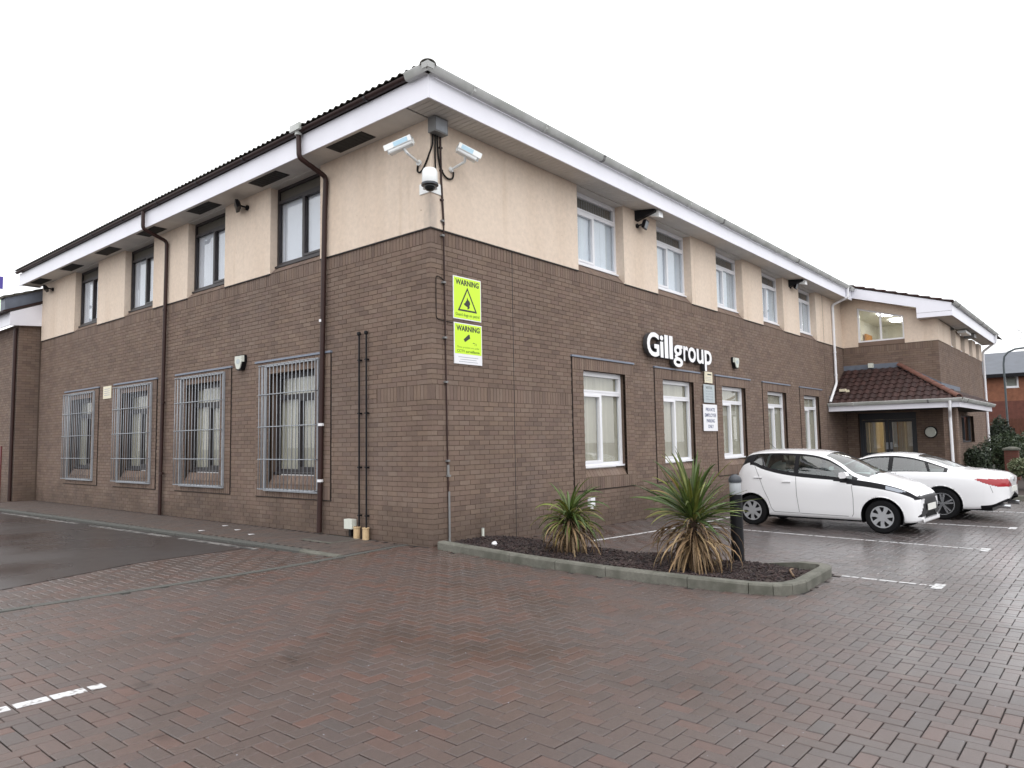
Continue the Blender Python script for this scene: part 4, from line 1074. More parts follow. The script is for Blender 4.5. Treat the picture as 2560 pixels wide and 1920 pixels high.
s2 = thing('surveillance_sign', 'lime and white warning sign with camera symbol, lower of two by the corner', 'sign', (0, 0, 0))
board(s2, .45, 1.07, 2.655, 3.285, 'signwhite'); flat(s2, [(.465, 2.81), (1.055, 2.81), (1.055, 3.27), (.465, 3.27)], 'lime', 'panel', -.0176)
sign_text(s2, 'WARNING', .76, 3.165, .11, 'ink', bold=.004, squeeze=.52)
flat(s2, [(.655, 3.035), (.685, 2.995), (.80, 3.06), (.79, 3.115), (.77, 3.12)], 'ink', 'camera_symbol')
flat(s2, [(.86, 2.985), (.90, 2.985), (.90, 3.0), (.86, 3.0)], 'inkgreen', 'small_mark'); 
sign_text(s2, '24', .92, 2.955, .06, 'inkgreen'); sign_text(s2, 'These premises are under', .76, 2.90, .046, 'inkgreen', squeeze=.5); sign_text(s2, 'CCTV surveillance', .76, 2.835, .055, 'inkgreen', bold=.002, squeeze=.5)
for i, w_ in enumerate((.44, .36, .42)): flat(s2, [(.76-w_/2, 2.765-i*.035), (.76+w_/2, 2.765-i*.035), (.76+w_/2, 2.757-i*.035), (.76-w_/2, 2.757-i*.035)], 'inkgrey', 'text_line', -.0177)
s3 = thing('parking_sign', 'white sign reading private parking only, lowest of three signs between two windows', 'sign', (0, 0, 0))
board(s3, 8.80, 9.56, 1.64, 2.28, 'signwhite', y0=-.045, y1=-.033)
for k, t_ in enumerate(('PRIVATE', 'EMPLOYEE', 'PARKING', 'ONLY')): sign_text(s3, t_, 9.18, 2.115-k*.135, .115, 'inkblue', y=-.0455, bold=.002, squeeze=(.50, .62, .44, .30)[k])
s4 = thing('notice_sign', 'pale grey notice with small print, middle of three signs between two windows', 'sign', (0, 0, 0))
board(s4, 8.86, 9.45, 2.32, 2.76, 'signgrey', y0=-.045, y1=-.033)
sign_text(s4, 'NOTICE', 9.155, 2.655, .085, 'ink', y=-.0455, squeeze=.34)
for k in range(4): sign_text(s4, ('This car park is', 'for staff and', 'visitors to this', 'building only')[k], 9.155, 2.585-k*.065, .05, 'inkgrey', y=-.0455, squeeze=.40-.03*(k % 2))
s5 = thing('alarm_plate', 'small cream notice plate, topmost of three signs between two windows', 'sign', (0, 0, 0))
board(s5, 8.93, 9.36, 2.80, 3.07, 'signcream', y0=-.045, y1=-.033); flat(s5, [(9.09, 2.99), (9.31, 2.99), (9.31, 3.02), (9.09, 3.02)], 'ink', 'dark_bar', -.0455)
for k in range(3): flat(s5, [(8.98, 2.93-k*.04), (9.30, 2.93-k*.04), (9.30, 2.938-k*.04), (8.98, 2.938-k*.04)], 'inkgrey', 'text_line', -.0455)
s6 = thing('notice_plate', 'small cream notice plate between the two grilled windows at the left', 'sign', (0, 0, 0))
q = MB(); q.box((-.02, 11.42, 2.70), (-.0068, 11.90, 3.01)); q.build('board', 'signcream', s6, fix=False)
for k in range(4): q = MB(); q.box((-.021, 11.5, 2.93-k*.05), (-.0201, 11.83, 2.945-k*.05)); q.build('text_line', 'inkgrey', s6, fix=False)

# ------------------------------------------------------------------ alarm boxes
def alarm(F, u, z, label, w=.26, h=.27):
    o = thing('alarm_box', label, 'alarm box', (0, 0, 0), group='alarm boxes on the brick walls')
    P = [(-.5, .5), (.5, .5), (.52, .05), (.28, -.45), (0, -.52), (-.28, -.45), (-.52, .05)]
    for nm, m, d0, d1, s in (('back_plate', 'black', -.007, -.06, 1.06), ('cover', 'boxwhite', -.06, -.115, 1.0)):
        mb = MB(); mb.loft([[F(u+a*w*s, d0, z+b*h*s) for a, b in P], [F(u+a*w*s*(.9 if nm == 'cover' else 1), d1, z+b*h*s*(.92 if nm == 'cover' else 1)) for a, b in P]]); mb.build(nm, m, o)
    mb = MB(); mb.loft([[F(u+a*w*1.04, -.02, z+b*h*1.05) for a, b in P[2:]], [F(u+a*w*1.04, -.1, z+b*h*1.05-.01) for a, b in P[2:]]]); mb.build('lower_bezel', 'black', o)
    mb = MB(); mb.loft([[F(u+.07*math.cos(t), -.115, z+.02+.05*math.sin(t)) for t in np.linspace(0, 6.28, 10)[:-1]], [F(u+.07*math.cos(t), -.118, z+.02+.05*math.sin(t)) for t in np.linspace(0, 6.28, 10)[:-1]]]); mb.build('emblem', 'signgrey', o)
alarm(FR, 10.74, 3.40, 'white shield shaped alarm box to the right of the raised lettering')
alarm(FL, 5.23, 3.06, 'white shield shaped alarm box beside the grilles on the left side wall')

# ------------------------------------------------------------------ cameras at the corner
def bullet(label, mount, elbow, body, dirv, length):
    o = thing('security_camera', label, 'security camera', (0, 0, 0), group='cameras on the upper corner of the building')
    mt, el, bo = Vector(mount), Vector(elbow), Vector(body); d = Vector(dirv).normalized()
    mb = MB(); mb.tube([mt, mt.lerp(el, .12)], .045, 12); mb.build('wall_flange', 'camwhite', o, smooth=True)
    mb = MB(); mb.tube([mt, mt.lerp(el, .5), el], .020, 8); mb.tube([el, bo-Vector((0, 0, .03))], .022, 8); mb.build('arm', 'camwhite', o, smooth=True)
    w = d.cross(Vector((0, 0, 1))).normalized(); u_ = w.cross(d).normalized()
    def ring(c, a, b): return [c+w*x*a+u_*z*b for x, z in ((-1, -.7), (-.8, -1), (.8, -1), (1, -.7), (1, .6), (.75, 1), (-.75, 1), (-1, .6))]
    A_, B_ = bo-d*length*.42, bo+d*length*.58
    mb = MB(); mb.loft([ring(A_, .050, .058), ring(B_, .056, .064)]); mb.build('housing', 'camwhite', o)
    mb = MB(); C0 = A_-d*.01+u_*.070; C1 = B_+d*.05+u_*.074
    rg = lambda c: [c+w*-.064-u_*.085, c+w*-.062+u_*.004, c+w*.062+u_*.004, c+w*.064-u_*.085, c+w*.0605-u_*.085, c+w*.058, c-w*.058, c-w*.0605-u_*.085]
    mb.loft([rg(C0), rg(C1)]); mb.build('sun_shield', 'camwhite', o)
    mb = MB(); mb.loft([[p for p in [B_+w*x*.046+u_*z*.050 for x, z in ((-1, -1), (1, -1), (1, 1), (-1, 1))]], [B_+d*.006+w*x*.046+u_*z*.050 for x, z in ((-1, -1), (1, -1), (1, 1), (-1, 1))]]); mb.build('lens_window', 'smoke', o)
    for sd__ in (-1, 1):
        mb = MB(); c0, c1 = bo-d*length*.3, bo+d*length*.3; e_ = w*sd__*.0645
        mb.loft([[c0+e_-u_*.004, c1+e_-u_*.004, c1+e_+u_*.062, c0+e_+u_*.062], [c0+e_*1.03-u_*.004, c1+e_*1.03-u_*.004, c1+e_*1.03+u_*.062, c0+e_*1.03+u_*.062]]); mb.build('blue_label', 'camblue', o)
bullet('white bullet camera at the corner pointing left along the side wall', (0-.02, .20, 5.66), (-.34, .12, 5.70), (-.40, .16, 5.82), (-.42, .88, -.30), .38)
bullet('white bullet camera at the corner pointing right along the long front', (.40, -.02, 5.62), (.46, -.27, 5.70), (.42, -.33, 5.82), (.88, -.48, -.40), .32)
dm = thing('dome_camera', 'white dome camera with dark bubble on the corner bracket', 'security camera', (0, 0, 0))
cx0, cy0 = -.20, -.20
mb = MB(); mb.lathe([(0, .03), (.09, .02), (.112, -.02), (.115, -.17), (.105, -.20), (0, -.20)], (cx0, cy0, 5.40), n=24, caps=False); mb.build('housing', 'camwhite', dm, smooth=True)
mb = MB(); mb.lathe([(.122, -.195), (.125, -.225), (.09, -.235), (0, -.235)], (cx0, cy0, 5.40), n=24, caps=False); mb.build('bezel', 'darkgrey', dm, smooth=True)
mb = MB(); mb.lathe([(.085, -.235)]+[(.085*math.cos(t), -.235-.075*math.sin(t)) for t in np.linspace(.1, 1.57, 7)], (cx0, cy0, 5.40), n=20, caps=False); mb.build('dome', 'smoke', dm, smooth=True)
mb = MB(); mb.box((-.035, -.18, 5.17), (-.021, .20, 5.33)); mb.box((-.18, -.035, 5.17), (.20, -.021, 5.33)); mb.box((-.14, -.14, 5.2), (-.02, -.02, 5.3)); mb.build('corner_bracket', 'camwhite', dm, fix=False)
jb = thing('junction_box', 'grey metal junction box under the soffit at the corner', 'junction box', (0, 0, 0))
mb = MB(); mb.box((-.06, -.17, 6.06), (.21, -.022, 6.295)); mb.build('box', 'steelgrey', jb, fix=False)
mb = MB(); mb.box((-.04, -.178, 6.08), (.19, -.171, 6.27)); mb.build('lid', 'galv', jb, fix=False)
def cable(label, pts, r=.012, m='cable', nm='cable', cat='cable', grp='camera cables at the corner'):
    P = [Vector(p) for p in pts]; Q = []
    for i in range(len(P)-1):
        p0, p1, p2, p3 = P[max(i-1, 0)], P[i], P[i+1], P[min(i+2, len(P)-1)]
        for k in range(5):
            t = k/5; Q.append(.5*((2*p1)+(-p0+p2)*t+(2*p0-5*p1+4*p2-p3)*t*t+(-p0+3*p1-3*p2+p3)*t**3))
    Q.append(P[-1]); mb = MB(); mb.tube(Q, r, 7); o = mb.build(nm, m, None, smooth='all'); return tag(o, label, cat, grp)
cable('black cable looping from the junction box to the left bullet camera', [(.02, -.04, 6.07), (.0, -.05, 5.9), (-.03, -.01, 5.75), (-.035, .08, 5.60), (-.035, .17, 5.52), (-.035, .24, 5.55), (-.035, .23, 5.64)], .014)
cable('black cable looping from the junction box to the right bullet camera', [(.11, -.04, 6.07), (.12, -.045, 5.8), (.16, -.045, 5.62), (.24, -.045, 5.50), (.34, -.045, 5.46), (.43, -.045, 5.50), (.45, -.04, 5.60)], .014)
cable('black cable dropping from the junction box to the dome camera', [(.06, -.05, 6.07), (.06, -.045, 5.8), (.06, -.045, 5.5), (-.05, -.08, 5.36), (-.12, -.13, 5.38)], .013)
cd = thing('conduit', 'thin brown conduit running down the front wall beside the corner', 'conduit', (0, 0, 0))
mb = MB(); mb.tube([(.175, -.04, 6.07), (.19, -.038, 5.4), (.235, -.038, 4.72)], .016, 8); mb.tube([(.235, -.038, 4.72), (.245, -.022, 4.55), (.30, -.022, .02)], .011, 8); mb.build('tube', 'brown', cd, smooth=True)
for z in (5.9, 5.55, 5.1, 4.78, 4.56, 3.85, 3.02, 2.36, 1.2, .98):
    x = .175+(6.07-z)*.0207 if z > 1 else .289
    mb = MB(); mb.box((x-.022, -.055, z-.014), (x+.03, -.0065, z+.014)); mb.build('clip', 'steelgrey' if z < 5 else 'brown', cd, fix=False)
mb = MB(); mb.tube([(.289, -.026, .98), (.289, -.026, 1.14)], .020, 8); mb.tube([(.30, -.03, .75), (.303, -.03, .02)], .017, 8); mb.build('coupling', 'steelgrey', cd, smooth=True)
cable('thin black cable bent in a U on the brick left of the lime signs', [(.28, -.016, 3.84), (.22, -.016, 3.90), (.12, -.016, 3.93), (.085, -.016, 3.86), (.085, -.016, 3.4), (.095, -.016, 3.31), (.16, -.016, 3.28), (.42, -.016, 3.27)], .006, grp='camera cables at the corner')
# vent pipes with clay pots and a white box on the left wall
for y, lab in ((1.62, 'thin black wall pipe, left of the pair above the clay pots'), (1.44, 'thin black wall pipe, right of the pair above the clay pots')):
    vp = thing('wall_pipe', lab, 'pipe', (-.05, y, 0), group='pair of thin black wall pipes')
    mb = MB(); mb.tube([(0, 0, .12), (0, 0, 3.20)], .0145, 10); mb.build('tube', 'black', vp, smooth=True)
    mb = MB(); mb.lathe([(.0, -.01), (.026, 0), (.034, .03), (.026, .055), (0, .06)], (-.005, 0, 3.20), n=14, caps=False); mb.build('cowl', 'black', vp, smooth=True)
    for z in (.35, 1.1, 1.95, 2.8): mb = MB(); mb.box((-.02, -.022, z-.012), (.043, .022, z+.012)); mb.build('clip', 'black', vp, fix=False)
for y, lab in ((1.63, 'cream clay pot at the foot of the left wall pipe'), (1.41, 'cream clay pot at the foot of the right wall pipe')):
    cp = thing('clay_pot', lab, 'clay pot', (-.085, y, FZ(-.085, y)-.005), group='clay pots at the foot of the wall pipes')
    mb = MB(); mb.lathe([(.052, 0), (.052, .16), (.058, .165), (.058, .185), (.045, .185), (.042, .10), (0, .10)], (0, 0, 0), n=18); mb.build('pot', 'terra', cp, smooth=True)
    if y > 1.5: mb = MB(); mb.lathe([(.0, .10), (.043, .10), (.043, .178), (0, .19)], (0, 0, 0), n=14, caps=False); mb.build('filling', 'ridge', cp, smooth=True)
ub = thing('utility_box', 'small white square box low on the left wall beside the clay pots', 'utility box', (-.06, 1.84, .13))
mb = MB(); mb.box((-.04, -.10, 0), (.052, .10, .15)); mb.build('box', 'boxwhite', ub, fix=False)
mb = MB(); mb.box((-.0, -.03, -.12), (.05, .03, -.002)); mb.build('feed', 'black', ub, fix=False)
wb = thing('outside_socket', 'small white box low on the front wall behind the smaller spiky plant', 'box', (3.98, -.05, .30))
mb = MB(); mb.box((-.07, -.03, -.05), (.07, .043, .11)); mb.build('box', 'signwhite', wb, fix=False); mb = MB(); mb.box((-.06, -.034, -.10), (.0, .0, -.052)); mb.build('flap', 'signwhite', wb, fix=False)
op = thing('overflow_pipe', 'short grey white pipe stub on the front wall near the corner', 'pipe', (1.0, -.05, .04)); mb = MB(); mb.tube([(0, 0, -.03), (0, 0, .11)], .022, 10); mb.build('tube', 'boxwhite', op, smooth=True); mb = MB(); mb.tube([(0, 0, .112), (0, 0, .118)], .024, 10); mb.build('cap', 'steelgrey', op)
lt = thing('litter', 'crumpled white litter on the bark mulch near the wall', 'litter', (.62, -.62, BZ(.62, -.62)+.03))
rr = random.Random(4); mb = MB(); ring_ = []
for k in range(5): ring_.append([(rr.uniform(.6, 1)*(.06-abs(k-2)*.015)*math.cos(t), rr.uniform(.6, 1)*(.05-abs(k-2)*.012)*math.sin(t), -.03+k*.016+rr.uniform(-.006, .006)) for t in np.linspace(0, 6.28, 9)[:-1]])
mb.loft(ring_); mb.build('paper', 'signwhite', lt)

# ------------------------------------------------------------------ lights on the walls
def bulkhead(x, label):
    o = thing('soffit_light', label, 'wall light', (x, -.3, ZS), group='white lamps on black brackets under the front eaves')
    mb = MB(); mb.prism([(-.28, .27, -.01), (-.28, .27, -.20), (-.10, .20, -.16), (.20, -.10, -.03), (.28, -.16, -.01)], (0, 0, 0), (0, .0, 0)) if False else None
    mb = MB(); mb.loft([[(-.15, .275, -.004), (-.02, .275, -.004), (-.02, .275, -.22), (-.15, .275, -.22)], [(.02, -.10, -.004), (.10, -.10, -.004), (.10, -.10, -.06), (.02, -.10, -.06)]]); mb.build('bracket', 'black', o)
    mb = MB(); mb.loft([[(x_-.0, y_, z_) for x_, y_, z_ in ((.06, .04, -.05), (.17, .04, -.05), (.16, .03, -.12), (.07, .03, -.12))], [(.12, -.14, -.02), (.30, -.14, -.02), (.30, -.15, -.15), (.12, -.15, -.16)]]); mb.build('lamp_head', 'camwhite', o)
bulkhead(6.05, 'white lamp on a black bracket under the eaves above the second upper window pier')
bulkhead(15.25, 'white lamp on a black bracket under the eaves near the right hand windows')
def flood(F, u, d, z, label, su=.2, sz=.17, lens='galv', tilt=-.35, turn=.25):
    o = thing('floodlight', label, 'floodlight', (0, 0, 0), group='black floodlights on the upper walls')
    c = Vector(F(u, d, z)); n_ = (Vector(F(0, -1, 0))-Vector(F(0, 0, 0))); t_ = (Vector(F(1, 0, 0))-Vector(F(0, 0, 0)))
    n2 = (n_+t_*turn+Vector((0, 0, tilt))).normalized(); r2 = n2.cross(Vector((0, 0, 1))).normalized(); u2 = r2.cross(n2)
    rg = lambda cc, a, b: [cc+r2*x*a+u2*z_*b for x, z_ in ((-1, -1), (1, -1), (1, 1), (-1, 1))]
    mb = MB(); mb.loft([rg(c-n2*.07, su*.28, sz*.28), rg(c-n2*.04, su*.5, sz*.5), rg(c+n2*.02, su*.55, sz*.55)]); mb.build('housing', 'black', o)
    mb = MB(); mb.loft([rg(c+n2*.0201, su*.45, sz*.42), rg(c+n2*.024, su*.45, sz*.42)]); mb.build('lens', lens, o)
    wpt = Vector(F(u-.10, -.02, z-.02)); mb = MB(); mb.tube([wpt, c-n2*.06], .018, 8); mb.tube([Vector(F(u-.10, -.021, z-.02)), Vector(F(u-.10, -.05, z-.02))], .05, 12); mb.build('bracket', 'black', o)
flood(FR, 6.08, -.18, 6.0, 'black floodlight on the front pier just left of the second upper window')
flood(FR, 15.35, -.18, 6.12, 'black floodlight on the front pier left of the last upper window', turn=.1)
flood(FL, 5.2, -.2, 6.10, 'black floodlight on the side wall between the two nearest upper windows', su=.36, sz=.14, turn=.5, lens='smoke')
flood(FL, 15.8, -.2, 6.08, 'black floodlight at the far end of the side wall', su=.36, sz=.14, turn=.5, lens='smoke')
wl_ = thing('eaves_lamp', 'pale flat lamp under the eaves of the entrance wing', 'wall light', (24.6, -3.25, 5.28)); mb = MB(); mb.box((-.6, -.15, -.05), (.6, .12, .04)); mb.build('housing', 'camwhite', wl_, fix=False); mb = MB(); mb.box((1.0, -.2, -.08), (1.5, .15, .06)); mb.build('sensor', 'steelgrey', wl_, fix=False)
ol = thing('oval_lamp', 'pale oval wall lamp with dark rim to the right of the entrance door', 'wall light', (XG-.02, -2.67, 1.55))
for nm, m, r, d0, d1 in (('rim', 'black', .20, .013, -.04), ('diffuser', 'boxwhite', .165, -.041, -.075)):
    mb = MB(); mb.loft([[(d0, r*math.cos(t), r*1.05*math.sin(t)) for t in np.linspace(0, 6.283, 25)[:-1]], [(d1, r*.92*math.cos(t), r*.97*math.sin(t)) for t in np.linspace(0, 6.283, 25)[:-1]]]); mb.build(nm, m, ol, smooth=True)

# ------------------------------------------------------------------ bollard
bo = thing('bollard_light', 'dark bollard light with clear ring and domed cap in the planting bed', 'bollard', (1.60, -3.84, G(1.6, -3.84)+.03))
mb = MB(); mb.lathe([(.078, 0), (.078, .88), (.07, .885)], (0, 0, 0), n=28); mb.build('post', 'black', bo, smooth=True)
M['opal'] = mat('opal_ring', (.38, .40, .42), .25, var=0)
mb = MB(); mb.lathe([(.070, .885), (.072, .89), (.072, 1.03), (.07, 1.035)], (0, 0, 0), n=28); mb.build('lens_ring', 'opal', bo, smooth=True)
mb = MB(); mb.lathe([(.081, 1.035), (.082, 1.06)]+[(.082*math.cos(t), 1.06+.075*math.sin(t)) for t in np.linspace(.15, 1.57, 7)], (0, 0, 0), n=28); mb.build('cap', 'darkgrey', bo, smooth=True)

# ------------------------------------------------------------------ spiky cordyline plants
def blade(curve, L_=1.0, w=.05, fold=.25, seg=9, twist=0):
    """long strap leaf leaving the origin along +x, bending down by `curve` radians over its length"""
    mb = MB(); p = Vector((0, 0, 0)); a = 0; rings = []
    for i in range(seg+1):
        t = i/seg; wd = w*(.35+.65*min(1, t*4))*(1-t**2.6)*.5+.0012
        n_ = Vector((math.sin(a), 0, math.cos(a))); tw = twist*t
        s = Vector((0, math.cos(tw), 0))+n_*math.sin(tw); nn_ = n_*math.cos(tw)
        rings.append([p+s*wd+nn_*wd*fold, p-nn_*.001, p-s*wd+nn_*wd*fold, p-nn_*.0035])
        a += curve/seg*(.4+1.2*t); p = p+Vector((math.cos(a), 0, -math.sin(a)))*(L_/seg)
    mb.loft(rings); return mb
def cordyline(name_label, base, trunk_h, spec, seed):
    rr = random.Random(seed)
    o = thing('cordyline', name_label, 'plant', base, group='spiky plants in the planting bed')
    mb = MB(); mb.tube([(0, 0, -.05), (.01, .01, trunk_h*.5), (0, 0, trunk_h)], .055, 9, r1=.04); mb.build('trunk', 'trunk', o, smooth=True)
    cache = {}
    for (n_, el0, el1, l0, l1, c0, c1, m, h0, h1, nm, w) in spec:
        for k in range(n_):
            v = rr.randrange(5); key = (m, nm, v, el0)
            if key not in cache: cache[key] = blade(rr.uniform(c0, c1), 1, w/((l0+l1)/2), twist=rr.uniform(-1.4, 1.4)).mesh(nm, m, smooth='all')
            q = bpy.data.objects.new(nm, cache[key]); COL.objects.link(q); q.parent = o
            az = rr.uniform(0, 2*math.pi); el = R_(rr.uniform(el0, el1)); L1 = rr.uniform(l0, l1)
            q.location = (.03*math.cos(az), .03*math.sin(az), rr.uniform(h0, h1)); q.scale = (L1, L1, L1)
            q.rotation_euler = (0, -el, az)
    return o
big = [(74, 20, 88, .60, .90, .1, .9, 'leafgreen', .60, .78, 'leaf', .052), (30, 0, 45, .48, .70, .3, 1.2, 'leafgreen', .52, .68, 'leaf', .046), (20, 5, 75, .50, .76, .4, 1.3, 'leafolive', .54, .70, 'leaf', .040),
       (130, -50, 25, .50, .90, .9, 2.2, 'leafdead', .30, .60, 'dead_leaf', .032), (70, -75, -20, .38, .60, .4, 1.3, 'leafdead', .28, .48, 'dead_leaf', .028)]
small = [(50, 0, 80, .34, .60, .5, 1.7, 'leafgreen', .44, .60, 'leaf', .040), (34, -20, 50, .40, .60, .8, 1.8, 'leafolive', .38, .56, 'leaf', .034),
         (110, -60, 15, .36, .64, .8, 2.1, 'leafdead', .24, .48, 'dead_leaf', .028), (30, -10, 35, .38, .54, .8, 1.6, 'leafgreen', .36, .50, 'leaf', .036)]
_pl = cordyline('larger spiky cordyline with upright green leaves and a straw skirt beside the bollard', (.93, -3.58, BZ(.93, -3.58)-.0), .66, big, 21)
_pl.scale = (.93, .93, .95)
cordyline('smaller drooping cordyline with yellowing leaves in the middle of the bed', (.76, -1.86, BZ(.76, -1.86)), .52, small, 8)
tw_ = tag(cable('orange brown fallen leaf lying on the mulch at the end of the bed', [(1.30, -4.62, BZ(1.3, -4.62)+.03), (1.1, -4.66, BZ(1.1, -4.66)+.04), (.95, -4.75, BZ(.95, -4.75)+.03)], .012, 'leafdead', 'fallen_leaf', 'leaf', None))
if 'group' in tw_: del tw_['group']

# ------------------------------------------------------------------ parked cars
def pch(tab):
    """monotone cubic through (x, y) pairs"""
    X = np.array([a for a, _ in tab], float); Y = np.array([b for _, b in tab], float)
    h = np.diff(X); dl = np.diff(Y)/h; m = np.zeros(len(X)); m[0], m[-1] = dl[0], dl[-1]
    for i in range(1, len(X)-1):
        if dl[i-1]*dl[i] > 0:
            w1, w2 = 2*h[i]+h[i-1], h[i]+2*h[i-1]; m[i] = (w1+w2)/(w1/dl[i-1]+w2/dl[i])
    def f(x):
        x = min(max(x, X[0]), X[-1]); i = min(int(np.searchsorted(X, x, 'right'))-1, len(X)-2); i = max(i, 0)
        t = (x-X[i])/h[i]; return float((2*t**3-3*t*t+1)*Y[i]+(t**3-2*t*t+t)*h[i]*m[i]+(-2*t**3+3*t*t)*Y[i+1]+(t**3-t*t)*h[i]*m[i+1])
    return f
def poly_in(P): return lambda x, y: inpoly(x, y, P)
NL, NG, NR = 42, 24, 16
def car(S, label, loc, rotz):
    o = thing('parked_car', label, 'car', loc, rotz, 'white cars in the parking bays')
    f = {k: pch(S[k]) for k in ('zb', 'W', 'zs', 'zc', 'zr', 'wr')}
    Lc = S['L']; ds = .0165; n = int(Lc/ds); inv = S.get('inv', lambda q: q); fwd = S.get('fwd', lambda q: q)
    ss = [Lc*i/n for i in range(n+1)]
    zw = S['zw']
    def ring(s, k=1.0):
        W_, zb, zs, zc, zr, wr_ = (f[q](inv(s)) for q in ('W', 'zb', 'zs', 'zc', 'zr', 'wr'))
        ws = W_*S['shoulder']; zr = max(zr, zs+.004); zc = max(zc, zr+.002); wr_ = min(wr_, ws-.004)
        lo = pch([(0, W_*.92), (.05, W_*.955), (.30, W_*.985), (.62, W_), (.80, W_*.995), (.93, ws+(W_-ws)*.45), (1, ws)])
        P = []
        for i in range(NL+1):
            t = i/NL; P.append((lo(t), zb+(zs-zb)*t))
        for i in range(1, NG+1):
            t = i/NG; P.append((ws+(wr_-ws)*t+.018*math.sin(math.pi*t)*min(1, (zr-zs)/.2), zs+(zr-zs)*t))
        for i in range(1, NR+1):
            t = i/NR; y = wr_*(1-t**1.15); P.append((y, zr+(zc-zr)*(1-(1-t)**2.3)))
        return P
    rings = [(s, ring(s)) for s in ss]
    # rounded nose and tail
    def endcap(s, R, sg, depth, zc_):
        out = []
        for k in (.3, .45, .55, .64, .72, .79, .85, .90, .94, .97, 1.0):
            c = math.sqrt(1-k*k) if k < 1 else 0
            out.append((s+sg*depth*math.sin(k*math.pi/2), [(y*(1-k**3.2*.97), zc_+(z-zc_)*(1-k**3.2*.97)) for y, z in R]))
        return out
    pre = endcap(0, rings[0][1], -1, S['nose'], .48)[::-1]; post = endcap(Lc, rings[-1][1], 1, S['tail'], .55)
    R = pre+rings+post; K = len(R[0][1])
    V = {}
    def vert(i, j, side): s, P = R[i]; return (s, side*P[j][0], P[j][1])
    wheels = S['wheels']; ra = S['arch']
    def snap(p):
        s, y, z = p
        for ws_ in wheels:
            dx_, dz_ = s-ws_, z-S['wr_z']; r = math.hypot(dx_, dz_)
            if abs(r-ra) < .016 and abs(y) > .35 and z < S['wr_z']+ra+.02: return (ws_+dx_/r*ra, y, S['wr_z']+dz_/r*ra)
        return p
    parts = {}
    for i in range(len(R)-1):
        for j in range(K-1):
            s = (R[i][0]+R[i+1][0])/2; y = (R[i][1][j][0]+R[i][1][j+1][0]+R[i+1][1][j][0]+R[i+1][1][j+1][0])/4; z = (R[i][1][j][1]+R[i+1][1][j+1][1])/2
            if j < NL and any(math.hypot(s-w_, z-S['wr_z']) < ra for w_ in wheels) and y > .35: continue
            c = S['cls'](inv(s), y, z, j)
            for side in (1, -1):
                nm = c if c not in S['twosided'] else c+('+' if side > 0 else '-')
                mbx, idx = parts.setdefault(nm, (MB(), {}))
                q = []
                for a, b in ((i, j), (i+1, j), (i+1, j+1), (i, j+1)):
                    key = (a, b, side)
                    if key not in idx: idx[key] = len(mbx.v); mbx.v.append(snap(vert(a, b, side)))
                    q.append(idx[key])
                mbx.f.append(tuple(q) if side < 0 else tuple(q[::-1])); mbx.m.append(0)
    for nm, (mbx, idx) in parts.items():
        base = nm.rstrip('+-'); m, inset = S['mats'][base]
        ob = mbx.build(S['names'].get(base, base), m, o, fix=False, smooth='all')
        bm = bmesh.new(); bm.from_mesh(ob.data); bmesh.ops.remove_doubles(bm, verts=bm.verts, dist=.0004); bmesh.ops.recalc_face_normals(bm, faces=bm.faces)
        bm.normal_update(); far = Vector((Lc/2, 0, .7)); tot = sum((f_.calc_center_median()-far).dot(f_.normal) for f_ in bm.faces)
        if tot < 0: bmesh.ops.reverse_faces(bm, faces=bm.faces)
        if inset:
            bm.normal_update()
            for v in bm.verts: v.co -= v.normal*inset
        bm.to_mesh(ob.data); bm.free()
    # side surface lookup
    def side_y(s, z):
        P = ring(s)
        for a, b in zip(P[:NL+NG], P[1:NL+NG+1]):
            if a[1] <= z <= b[1]: return a[0]+(b[0]-a[0])*(z-a[1])/max(1e-6, b[1]-a[1])
        return P[NL][0]
    for side in (1, -1):
        for k, (pts) in enumerate(S['gaps']):
            g = MB(); rg = []
            for a, b in zip(pts[:-1], pts[1:]):
                m_ = max(2, int(math.hypot(b[0]-a[0], b[1]-a[1])/.03))
                for t in range(m_+1):
                    s_, z_ = a[0]+(b[0]-a[0])*t/m_, a[1]+(b[1]-a[1])*t/m_; s_ = fwd(s_); rg.append((s_, z_, side_y(s_, z_)))
            g.tube([(a, side*(c+.0005), b) for a, b, c in rg], .0035, 5); g.build('door_gap', 'black', o, smooth='all')
        for (s_, z_) in S['handles']:
            s_ = fwd(s_); y_ = side_y(s_, z_); g = MB(); g.loft([[(s_-.085, side*(y_+q), z_+w) for q, w in ((-.01, -.011), (.018, -.008), (.018, .010), (-.01, .013))], [(s_+.085, side*(y_+q), z_+w-.004) for q, w in ((-.01, -.011), (.018, -.008), (.018, .010), (-.01, .013))]]); g.build('door_handle', S.get('handlem', 'carwhite'), o)
            g = MB(); g.box((s_-.08, side*(y_-.01), z_-.020), (s_+.08, side*(y_+.004), z_-.0115)); g.build('handle_recess', 'steelgrey', o, fix=False)
        ms, mz = S['mirror']; y_ = side_y(ms, mz-.06)
        g = MB(); g.loft([[(ms+dx, side*(y_+dy), mz+dz) for dx, dz in ((-.085, .0), (-.07, .05), (-.01, .07), (.045, .055), (.055, -.01), (.03, -.05), (-.06, -.04))] for dy, dx_ in ((.035, 0), (.10, 0), (.185, 0))]); g.build('wing_mirror', 'carwhite', o, smooth=True)
        g = MB(); g.tube([(ms, side*(y_-.01), mz-.055), (ms, side*(y_+.06), mz-.02)], .022, 8); g.build('mirror_stalk', 'black', o, smooth=True)
    # underside and inner tub
    g = MB(); a, b = wheels[0]+ra+.02, wheels[1]-ra-.02; W0 = f['W'](Lc/2)
    g.box((.25, -W0*.7, .19), (Lc-.25, W0*.7, .30)); g.box((a, -W0*.9, .18), (b, W0*.9, .30)); g.build('underbody', 'black', o, fix=False)
